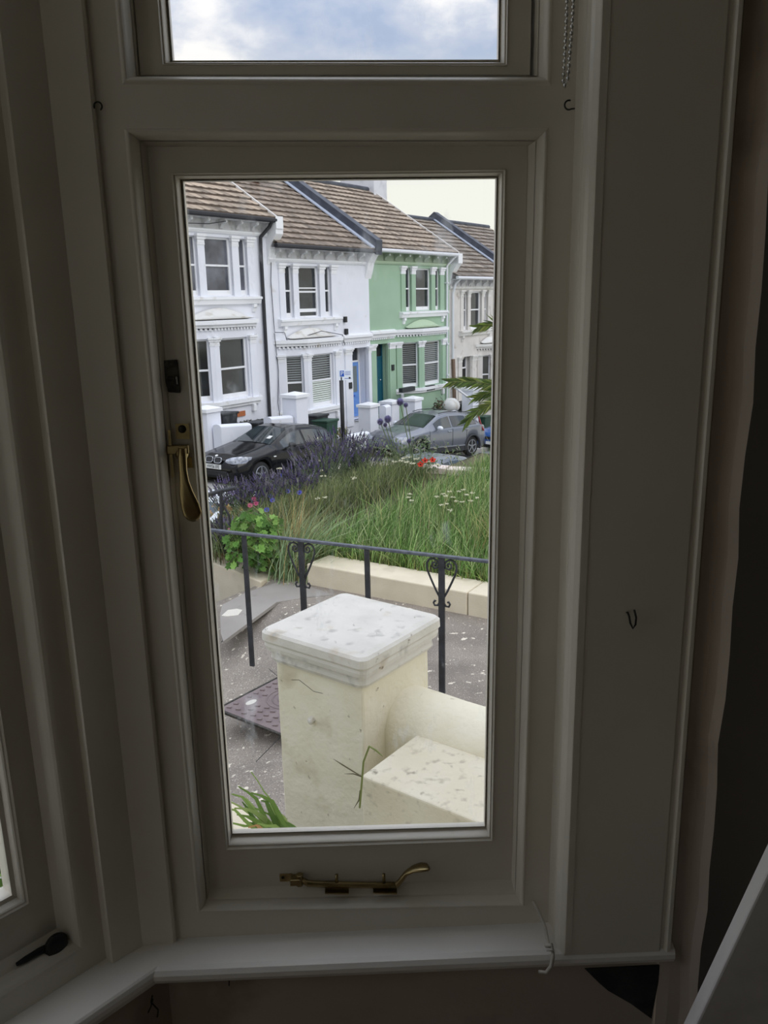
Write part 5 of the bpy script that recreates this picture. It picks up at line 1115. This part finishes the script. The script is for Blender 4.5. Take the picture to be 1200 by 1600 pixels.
#=================================================================== PLANTING
def blades(n, posf, hr, wr_, cols, lean=.35, bend=.4, seg=3, leanv=None):
    """grass blades: numpy strips; returns MB"""
    mb = MB(); V = []; Fc = []; C = []
    for _ in range(n):
        p = posf()
        if p is None: continue
        h_ = rng.uniform(*hr); w_ = rng.uniform(*wr_); a = rng.uniform(0, 2*PI); l = rng.normal()*lean; dirv = np.array([math.cos(a), math.sin(a), 0]); side = np.array([-math.sin(a+rng.normal()*.8), math.cos(a), 0])
        lv = dirv*abs(l) + (leanv if leanv is not None else 0); c = cols[rng.integers(len(cols))]; k = rng.uniform(.78, 1.22); c = lin(tuple(min(255, q*k) for q in c))[:3]; base = len(V)
        for i in range(seg+1):
            t = i/seg; q = p+UZ*h_*(t-.25*bend*t*t)+lv*h_*(t**1.7); ww = w_*(1-t)**.7
            if i < seg: V.append(q-side*ww); V.append(q+side*ww)
            else: V.append(q)
        for i in range(seg-1): Fc.append((base+2*i, base+2*i+1, base+2*i+3, base+2*i+2)); C.append(c)
        Fc.append((base+2*seg-2, base+2*seg-1, base+2*seg)); C.append(c)
    mb.v = V; mb.f = Fc; mb.c = C; return mb
def lawn_pt(u0, u1, t0, t1):
    def f_():
        u = rng.uniform(u0, u1); t = rng.uniform(t0, t1); p = kA+dirk*u+fwd*(wk*.9+t); return P3(p[0], p[1], lawnz(p)-.01)
    return f_
gcol = [(124, 156, 84), (104, 140, 74), (150, 174, 112), (90, 120, 62), (178, 188, 136)]
dcol = [(178, 166, 112), (198, 182, 132), (160, 152, 98), (146, 150, 88)]
b = blades(17000, lawn_pt(-.3, 3.2, 0, 5.0), (.18, .42), (.004, .008), gcol, .5, leanv=np.array([.12, -.05, 0])); veg_build(b, 'grass', label='long green grass on the bank behind the kerb wall', cat='grass', kind='stuff')
b = blades(9500, lawn_pt(1.25, 3.6, 0.7, 5.4), (.25, .58), (.003, .006), dcol+gcol[:1], .5); veg_build(b, 'grass', label='straw coloured dry grass at the right of the bank', cat='grass', kind='stuff')
b = blades(3500, lawn_pt(-.4, 4.4, 0.0, .5), (.06, .2), (.005, .010), [(140, 160, 88), (150, 152, 96), (120, 124, 78)], .8); veg_build(b, 'grass', label='short trampled grass along the edge of the kerb wall', cat='grass', kind='stuff')
def px_ground(x, y): 
    z = ZL+.05
    for _ in range(3): p = onZ(x, y, z); z = lawnz(p)
    return p
# tall dry seed stalks
b = blades(420, lawn_pt(.0, 4.2, .6, 5.2), (.6, 1.0), (.002, .0035), [(214, 202, 150), (196, 190, 130), (180, 184, 120)], .5); veg_build(b, 'seed_stalks', label='tall thin seeded grass stalks rising over the bank', cat='grass', kind='stuff')
# tuft with long rush-like leaves behind the railing
tuft0 = P3(*onZ(452, 905, ZP)[:2], ZP)
tf = lambda: tuft0+np.array([rng.normal()*.10, rng.normal()*.10+.1, 0])
T = thing('grass_tuft', tuft0, 'arching tuft of long grey green blades behind the left scroll of the railing', 'plant')
b = blades(520, tf, (.45, .85), (.0035, .006), [(158, 180, 140), (134, 160, 116), (176, 192, 150), (110, 138, 92)], .7, .7, 4, leanv=np.array([.42, .05, 0])); veg_build(b, 'blades', T)
b = blades(160, tf, (.7, 1.1), (.0025, .004), [(176, 150, 104), (168, 164, 110), (150, 130, 90)], .5, .5, 4, leanv=np.array([.2, .1, 0])); veg_build(b, 'seed_heads', T)
# broad leaved plant
bl0 = P3(*onZ(398, 900, ZP)[:2], ZP)+fwd*.05
T = thing('mallow_plant', bl0, 'bright green broad leaved plant with a pink flower left of the tuft', 'plant')
b = MB()
for i in range(330):
    a = rng.uniform(0, 2*PI); el = rng.uniform(0, 1); r_ = .42*rng.uniform(.2, 1); c_ = bl0+np.array([math.cos(a)*r_*.75, math.sin(a)*r_*.6, .10+.62*el*(1-.6*r_)])
    nrm = np.array([math.cos(a)*.6, math.sin(a)*.6-.4, .8])+rng.normal(size=3)*.25; nrm /= np.linalg.norm(nrm); u = np.cross(nrm, UZ); u /= np.linalg.norm(u); v_ = np.cross(nrm, u); R2 = rng.uniform(.028, .06); k = rng.uniform(.8, 1.2); col = lin(tuple(q*k for q in ((112, 150, 74), (88, 126, 60), (130, 164, 88))[i % 3]))[:3]
    V = [c_+nrm*-.012]+[c_+(u*math.cos(t)+v_*math.sin(t))*R2*((1 if j % 2 else .68)*rng.uniform(.8, 1.1)) for j, t in enumerate(np.linspace(0, 2*PI, 14, endpoint=False))]
    b.add(V, [(0, 1+j, 1+(j+1) % 14) for j in range(14)], tuple(col))
veg_build(b, 'leaves', T)
b = MB()
for i in range(22): a = rng.uniform(0, 2*PI); p = bl0+np.array([math.cos(a)*.3, math.sin(a)*.25, rng.uniform(.3, .6)]); b.tube([bl0+np.array([0, 0, .0]), (bl0+p)/2+UZ*.05, p], .005, 4, col=tuple(lin((110, 130, 80))[:3]))
veg_build(b, 'stems', T)
def flower(c, r, petals, col, ccol, name, label, cat, group=None, up_=None, stem=None, parent=None):
    T_ = thing(name, c, label, cat, group); b = MB(); nrm = np.array(up_ if up_ is not None else (0, -.7, .7), float); nrm /= np.linalg.norm(nrm); u = np.cross(nrm, [1, 0, 0]); u /= np.linalg.norm(u); v_ = np.cross(nrm, u)
    for k in range(petals):
        t = 2*PI*k/petals; d = u*math.cos(t)+v_*math.sin(t); s2 = np.cross(nrm, d); kk = rng.uniform(.85, 1.1); cl = tuple(lin(tuple(min(255, q*kk) for q in col))[:3])
        b.add([c, c+d*r*.5+s2*r*.42, c+d*r+s2*r*.30+nrm*r*.25, c+d*r*1.08+nrm*r*.3, c+d*r-s2*r*.30+nrm*r*.25, c+d*r*.5-s2*r*.42], [(0, 1, 2, 3, 4, 5)], cl)
    veg_build(b, 'petals', T_); b = MB(); b.ball(c+nrm*r*.1, r*.25, 7, 5, col=tuple(lin(ccol)[:3])); veg_build(b, 'flower_centre', T_)
    if stem is not None: b = MB(); b.tube([c, (c+np.array(stem))/2+np.array([.01, 0, 0]), np.array(stem)], .0035, 4, col=tuple(lin((96, 116, 70))[:3])); veg_build(b, 'stem', T_)
    return T_
fp = onY(362, 828, bl0[1]-.05); flower(fp, .035, 5, (220, 130, 170), (230, 200, 120), 'pink_flower', 'single pink flower just above the handrail', 'flower', stem=bl0+np.array([-.12, 0, .35]))
# dried brown flower heads over left planter
T = thing('dry_shrub', P3(*onZ(352, 872, ZP)[:2], ZP), 'dried brown flower heads hanging over the left planter wall', 'plant')
b = MB(); base = onZ(350, 872, ZP)
for i in range(140):
    px, py = rng.normal(352, 10), rng.uniform(790, 880); 
    if py > 845: px = rng.normal(356, 6)
    p = onY(px, py, base[1]+rng.normal()*.08); leafball(b, p, .028, 7, .016, [(168, 132, 92), (146, 108, 76), (190, 160, 110), (120, 110, 70)])
veg_build(b, 'flower_heads', T)
b = blades(220, lambda: base+np.array([rng.normal()*.18, rng.normal()*.12, -.05]), (.3, .7), (.003, .006), [(110, 112, 74), (134, 118, 80)], .5); veg_build(b, 'stems', T)
# background dark green filler along the street edge
def hedge_pt():
    t = rng.uniform(0, 1); p = hedgeA*(1-t)+hedgeB*t; return P3(p[0]+rng.normal()*.18, p[1]+rng.normal()*.18, lawnz(p)-.02)
hedgeA = px_ground(352, 862)+fwd*.1; hedgeB = px_ground(640, 748)
b = blades(8000, hedge_pt, (.2, .5), (.004, .007), [(112, 128, 78), (138, 150, 94), (92, 108, 68), (126, 130, 108), (160, 160, 116)], .5); veg_build(b, 'foliage', label='dark tangled stems and leaves under the lavender', cat='foliage', kind='stuff')
# lavender bushes: position by pixel of the crown, real positions along the street edge
lav = [(372, 800, .42, 'lavender bush nearest the left end of the garden'), (352, 835, .25, 'small lavender bush low at the far left'), (402, 797, .42, 'lavender bush second from the left in the row'), (438, 786, .42, 'lavender bush in front of the bonnet of the black car'), (470, 776, .44, 'lavender bush below the front door of the black car'), (505, 752, .50, 'tall lavender bush in front of the rear of the black car'), (535, 735, .58, 'tallest lavender bush below the street sign'), (566, 735, .48, 'lavender bush left of the globe thistles')]
for px, py, hh, lb in lav:
    c_ = px_ground(px, py+22); T = thing('lavender_bush', c_, lb, 'lavender'); st_ = MB(); sp2 = MB(); n_ = 120
    for i in range(n_):
        a = rng.uniform(0, 2*PI); r_ = rng.uniform(.0, 1)**.7; d = np.array([math.cos(a)*r_*.85-.12, math.sin(a)*r_*.7, 1.0]); d /= np.linalg.norm(d); h_ = hh*1.45*rng.uniform(.65, 1.05); p0 = c_+np.array([rng.normal()*.06, rng.normal()*.06, 0]); p1 = p0+d*h_
        side = np.cross(d, [0.3, 1, 0]); side /= np.linalg.norm(side); k = rng.uniform(.8, 1.2); cs1 = tuple(lin(tuple(q*k for q in (104, 114, 92)))[:3]); w_ = .0035
        st_.add([p0-side*w_, p0+side*w_, p1+side*w_, p1-side*w_], [(0, 1, 2, 3)], cs1)
        col = ((100, 90, 122), (122, 114, 144), (88, 82, 100), (124, 118, 128), (94, 84, 122))[rng.integers(5)]; k = rng.uniform(.8, 1.2); cl = tuple(lin(tuple(q*k for q in col))[:3]); L_ = rng.uniform(.05, .10)
        for j in range(4): q = p1-d*L_*(1-j/3); rr = .0105*(1.15-.22*j); sp2.ball(q, rr, 4, 3, (1, 1, 1.4), col=cl)
    leafball(st_, c_+UZ*hh*.3, hh*.6, 420, .03, [(88, 102, 74), (70, 86, 60), (106, 118, 88)], (1.1, 1, .9)); veg_build(st_, 'stems', T, kind='stuff'); veg_build(sp2, 'flower_spikes', T, kind='stuff')
# globe thistles
th = [(625, 628, 7), (634, 633, 4.5), (594, 659, 6), (606, 655, 7), (602, 664, 4), (639, 689, 4.5)]
for k, (px, py, r_) in enumerate(th):
    lbs = ['topmost globe thistle head on the tall stem', 'smaller globe thistle head beside the topmost one', 'left globe thistle head of the low group', 'right globe thistle head of the low group', 'small globe thistle head at the front of the low group', 'single dark globe thistle head before the grey car']
    gb = px_ground(648 if px > 620 else 628, 760); Yp = gb[1]; c_ = onY(px, py, Yp); R2 = r_/FPX*(Yp+1.2)*1.0
    T = thing('globe_thistle', c_, lbs[k], 'flower'); b = MB()
    for i in range(170):
        z = 1-2*(i+.5)/170; a = i*2.39996; d = np.array([math.sqrt(1-z*z)*math.cos(a), math.sqrt(1-z*z)*math.sin(a), z]); u = np.cross(d, [.2, .5, .84]); u /= np.linalg.norm(u); kk = rng.uniform(.75, 1.25); cl = tuple(lin(tuple(q*kk for q in (140, 134, 172)))[:3])
        b.add([c_+d*R2*.5-u*R2*.12, c_+d*R2*.5+u*R2*.12, c_+d*R2], [(0, 1, 2)], cl)
    b.ball(c_, R2*.6, 8, 6, col=tuple(lin((110, 104, 140))[:3])); veg_build(b, 'head', T); b = MB(); b.tube([c_, (c_+gb)/2+np.array([.02, 0, 0]), gb], .006, 5, col=tuple(lin((120, 134, 100))[:3])); veg_build(b, 'stem', T)
# grey green thistle foliage in front of the grey car
b = MB(); gb = px_ground(640, 745)
for i in range(16): leafball(b, gb+np.array([rng.normal()*.35, rng.normal()*.25, .1+rng.uniform(0, .45)]), .2, 50, .028, [(116, 136, 100), (80, 98, 66), (120, 134, 104), (150, 150, 130)])
veg_build(b, 'thistle_foliage', label='grey green thistle leaves in front of the grey crossover', cat='foliage', kind='stuff')
# poppies
for px, py, lb in ((657, 726, 'left red poppy of the three'), (664, 720, 'middle red poppy of the three'), (676, 719, 'right red poppy of the three')):
    gb = px_ground(px, 762); c_ = onY(px, py, gb[1]); flower(c_, .042, 5, (226, 66, 46), (60, 30, 40), 'poppy', lb, 'flower', stem=gb)
ORD = ['first', 'second', 'third', 'fourth', 'fifth', 'sixth', 'seventh', 'eighth', 'ninth', 'tenth', 'eleventh', 'twelfth', 'thirteenth', 'fourteenth', 'fifteenth', 'sixteenth', 'seventeenth', 'eighteenth', 'nineteenth', 'twentieth', 'twenty-first', 'twenty-second']
def order_labels(items, base):                           # things that look alike are told apart by their order from the left
    for i, (x, t) in enumerate(sorted(items, key=lambda q: q[0])): t['label'] = base+', '+ORD[i]+' from the left'
yl, yr, cf, mf = [], [], [], []
# white yarrow and cow parsley heads
ya = [(498, 662+22), (497, 720), (504, 744), (502, 735), (552, 747), (412, 772), (437, 732), (637, 722), (628, 720), (644, 724), (650, 717), (617, 721), (632, 716), (640, 714), (669, 722), (683, 726), (638, 777), (643, 782), (640, 772), (697, 775), (708, 777), (716, 768), (724, 765), (690, 789), (698, 787), (704, 797), (682, 776), (712, 783), (722, 784), (728, 773), (738, 770), (746, 778), (735, 782), (693, 772), (703, 768), (508, 777), (496, 779)]
for k, (px, py) in enumerate(ya):
    gb = px_ground(px+rng.normal()*3, min(py+38, 860)); c_ = onY(px, py, gb[1]-.05)
    right = px > 675 and py > 760; T = thing('yarrow', c_, 'small cream white yarrow head among the grass at the right' if right else 'flat white yarrow head above the flower bed', 'flower', 'yarrow heads in the dry grass' if right else 'yarrow heads along the bed')
    (yr if right else yl).append((px+py*.01, T)); b = MB(); R2 = .022 if py > 760 else .032
    for i in range(16): a = rng.uniform(0, 2*PI); r_ = R2*rng.uniform(0, 1)**.5*1.4; b.ball(c_+np.array([math.cos(a)*r_, math.sin(a)*r_, rng.normal()*.004]), R2*.34, 5, 3, (1, 1, .6), col=tuple(lin((232, 228, 204))[:3]))
    veg_build(b, 'flower_head', T); b = MB(); b.tube([c_-UZ*.004, (c_+gb)/2+np.array([.02, 0, 0]), gb], .0035, 4, col=tuple(lin((128, 134, 92))[:3])); veg_build(b, 'stem', T)
for k, (px, py) in enumerate(((438, 743), (433, 755), (476, 753), (423, 776), (417, 797), (450, 768), (468, 770), (426, 782))):
    gb = px_ground(px, py+40); c_ = onY(px, py, gb[1]-.05); cf.append((px, None)); T = flower(c_, .030, 8, (92, 96, 200), (60, 50, 120), 'cornflower', 'small blue cornflower among the lavender', 'flower', 'cornflowers in the left of the bed', stem=gb); cf[-1] = (px, T)
for k, (px, py) in enumerate(((388, 771), (397, 780), (400, 787), (391, 790))):
    gb = px_ground(px, py+40); c_ = onY(px, py, gb[1]-.1); T = flower(c_, .030, 6, (196, 88, 130), (180, 60, 100), 'magenta_flower', 'small magenta flower in the leftmost lavender', 'flower', 'magenta flowers at the left', stem=gb); mf.append((px, T))
order_labels(yl, 'flat white yarrow head above the flower bed'); order_labels(yr, 'small cream yarrow head in the grass at the right'); order_labels(cf, 'small blue cornflower in the lavender'); order_labels(mf, 'small magenta flower at the left')
# palm fronds entering from the right
pb = onZ(830, 800, ZL)+fwd*.5; pt_ = onY(860, 625, pb[1])
T = thing('palm', pb, 'palm reaching in from the right with long arching fronds', 'palm')
b = MB(); b.tube([pb-UZ*.2, (pb+pt_)/2, pt_], [.13, .11, .10], 10); b.build('trunk', M['wood'], T)
def frond(pts, ll, n_=46, rev=1):
    P_ = [onY(x, y, pb[1]+dy) for x, y, dy in pts]; b = MB(); cl = tuple(lin((116, 124, 76))[:3])
    def at(t): i = min(len(P_)-2, int(t*(len(P_)-1))); f_ = t*(len(P_)-1)-i; return P_[i]*(1-f_)+P_[i+1]*f_
    b.tube([at(t) for t in np.linspace(0, 1, 12)], [.014*(1-t*.8) for t in np.linspace(0, 1, 12)], 5, col=cl)
    for i in range(n_):
        t = .12+.88*i/n_; p = at(t); q = at(min(1, t+.03))-at(max(0, t-.03)); q /= np.linalg.norm(q); l = ll*(1-.55*abs(t-.35))*rng.uniform(.85, 1.1)
        for sd_ in (-1, 1):
            d = q*.95+UZ*sd_*.50+P3(0, rng.normal()*.2, 0)-UZ*.10; d /= np.linalg.norm(d); w_ = np.cross(d, P3(.1, 1, .2)); w_ /= np.linalg.norm(w_); w_ *= .010; k = rng.uniform(.75, 1.25); c_ = tuple(lin(tuple(min(255, z*k) for z in ((110, 128, 62), (90, 108, 60), (140, 146, 84), (76, 92, 56))[rng.integers(4)]))[:3])
            b.add([p-w_*.4, p+d*l*.4-w_, p+d*l-UZ*.06*l, p+d*l*.4+w_, p+w_*.4], [(0, 1, 2, 3, 4)], c_)
    return veg_build(b, 'frond', T)
frond([(860, 625, 0), (800, 606, 0), (765, 600, 0), (735, 596, 0), (700, 597, 0)], .22)
frond([(860, 625, 0), (810, 622, -.1), (775, 628, -.1), (745, 642, -.1), (728, 660, -.1)], .24)
frond([(860, 625, 0), (810, 612, .2), (770, 612, .2), (740, 622, .2)], .22, 30)
frond([(860, 625, 0), (820, 560, 0), (775, 505, 0), (745, 512, 0)], .2, 40)
frond([(860, 625, 0), (900, 560, 0), (950, 560, 0), (1000, 620, 0)], .25, 40)
frond([(860, 625, 0), (900, 610, .3), (950, 640, .3), (980, 700, .3)], .25, 40)
# strap leaved plant at the foot of the pillar, beside a cream stone
zg = ZP+.3
ib = onY(468, 1345, 0.92)
T = thing('iris_clump', ib, 'bright green strap leaves at the foot of the gate pillar', 'plant')
tips = [(362, 1240, .9), (372, 1228, .8), (366, 1262, 1), (378, 1252, 1.1), (358, 1284, 1), (392, 1238, 1.1), (384, 1246, .9), (408, 1250, 1.2), (392, 1205, .3), (370, 1272, 1.1), (362, 1300, 1), (380, 1282, 1.2), (398, 1262, 1.2), (412, 1268, 1.3), (420, 1256, 1.2), (388, 1292, 1.1), (402, 1286, 1.2), (430, 1266, 1.3), (440, 1272, 1.4), (418, 1290, 1.2), (350, 1262, .8), (376, 1300, 1.0), (356, 1250, .7), (446, 1284, 1.3)]
for k, (px, py, ww) in enumerate(tips):
    tip = onY(px, py, ib[1]-.06+rng.uniform(-.08, .08)); root = ib+np.array([rng.normal()*.03+.03, rng.normal()*.03, -.16]); b = MB(); V = []; ns = 8
    col0 = ((152, 180, 102), (124, 154, 82), (184, 202, 132), (104, 134, 72))[k % 4]; 
    if k == 15: col0 = (206, 160, 112)
    for i in range(ns+1):
        t = i/ns; mid_ = (root*.55+tip*.45)+UZ*rng.uniform(.10, .20); q = root*(1-t)**2+mid_*2*t*(1-t)+tip*t*t; w_ = .0095*ww*math.sin(PI*min(1, .35+.65*t))**.6 if t < 1 else .001; tv = tip-root; sdv = np.cross(tv, P3(.1, -1, .5)); sdv /= np.linalg.norm(sdv); V += [q-sdv*w_, q+UZ*-.004, q+sdv*w_]
    b.add(V, [(i*3+j, i*3+j+1, (i+1)*3+j+1, (i+1)*3+j) for i in range(ns) for j in range(2)], tuple(lin(col0)[:3])); veg_build(b, 'leaf', T)
q = [onZ(x, y, ZP+.12) for x, y in ((362, 1252), (392, 1268), (402, 1330), (340, 1330))]
block('edging_stone', q, [ZP-.1]*4, M['kerb'], 'pale cream edging stone at the lower left behind the strap leaves', .01, 'stone')
# raised bed the strap leaves grow from
b = MB(); b.box(P3(-.55, .60, -.78), P3(1.2, 0, 0), P3(0, .9, 0), UZ*.9); tag(b.build('flower_bed', M['soil']), 'raised soil bed below the window', kind='structure')
# weeds beside the plinth block
wb0 = cx+Np*(hs+.03)-Dp*.30+UZ*-.15
def onPl(x, y, P_, nrm): d = ray(x, y); t = ((P_-CAM)@nrm)/(d@nrm); return CAM+d*t
for pts, w_, lb in ((((562, 1262), (565, 1225), (568, 1190), (577, 1166), (588, 1173), (598, 1182)), .003, 'bent green grass blade beside the masonry block'), (((566, 1214), (548, 1203), (535, 1195), (521, 1186)), .0022, 'thin dry twig sticking out left of the masonry block'), (((566, 1214), (552, 1209), (538, 1209)), .0018, 'short thin twig below the longer dry twig'), (((563, 1235), (561, 1250), (553, 1263)), .0022, 'small drooping dark blade low beside the pillar')):
    b = MB(); P_ = cx+Np*(n0-.01)-Dp*.42; V = [onPl(x, y, P_, Dp) for x, y in pts]; b.tube(V, [w_]*(len(V)-1)+[w_*.3], 5, col=tuple(lin((140, 150, 92) if w_ > .0028 else (120, 114, 88))[:3])); veg_build(b, 'weed', label=lb, cat='plant')
# foliage outside window_2
b = MB()
for i in range(60): leafball(b, G(.3+rng.uniform(-.6, .8), 1.0+rng.uniform(0, .5), rng.uniform(-.6, .62)), .22, 55, .04, [(112, 146, 74), (90, 122, 60), (60, 82, 46), (134, 160, 96)])
veg_build(b, 'bush', label='leafy green bush outside the left window', cat='bush')
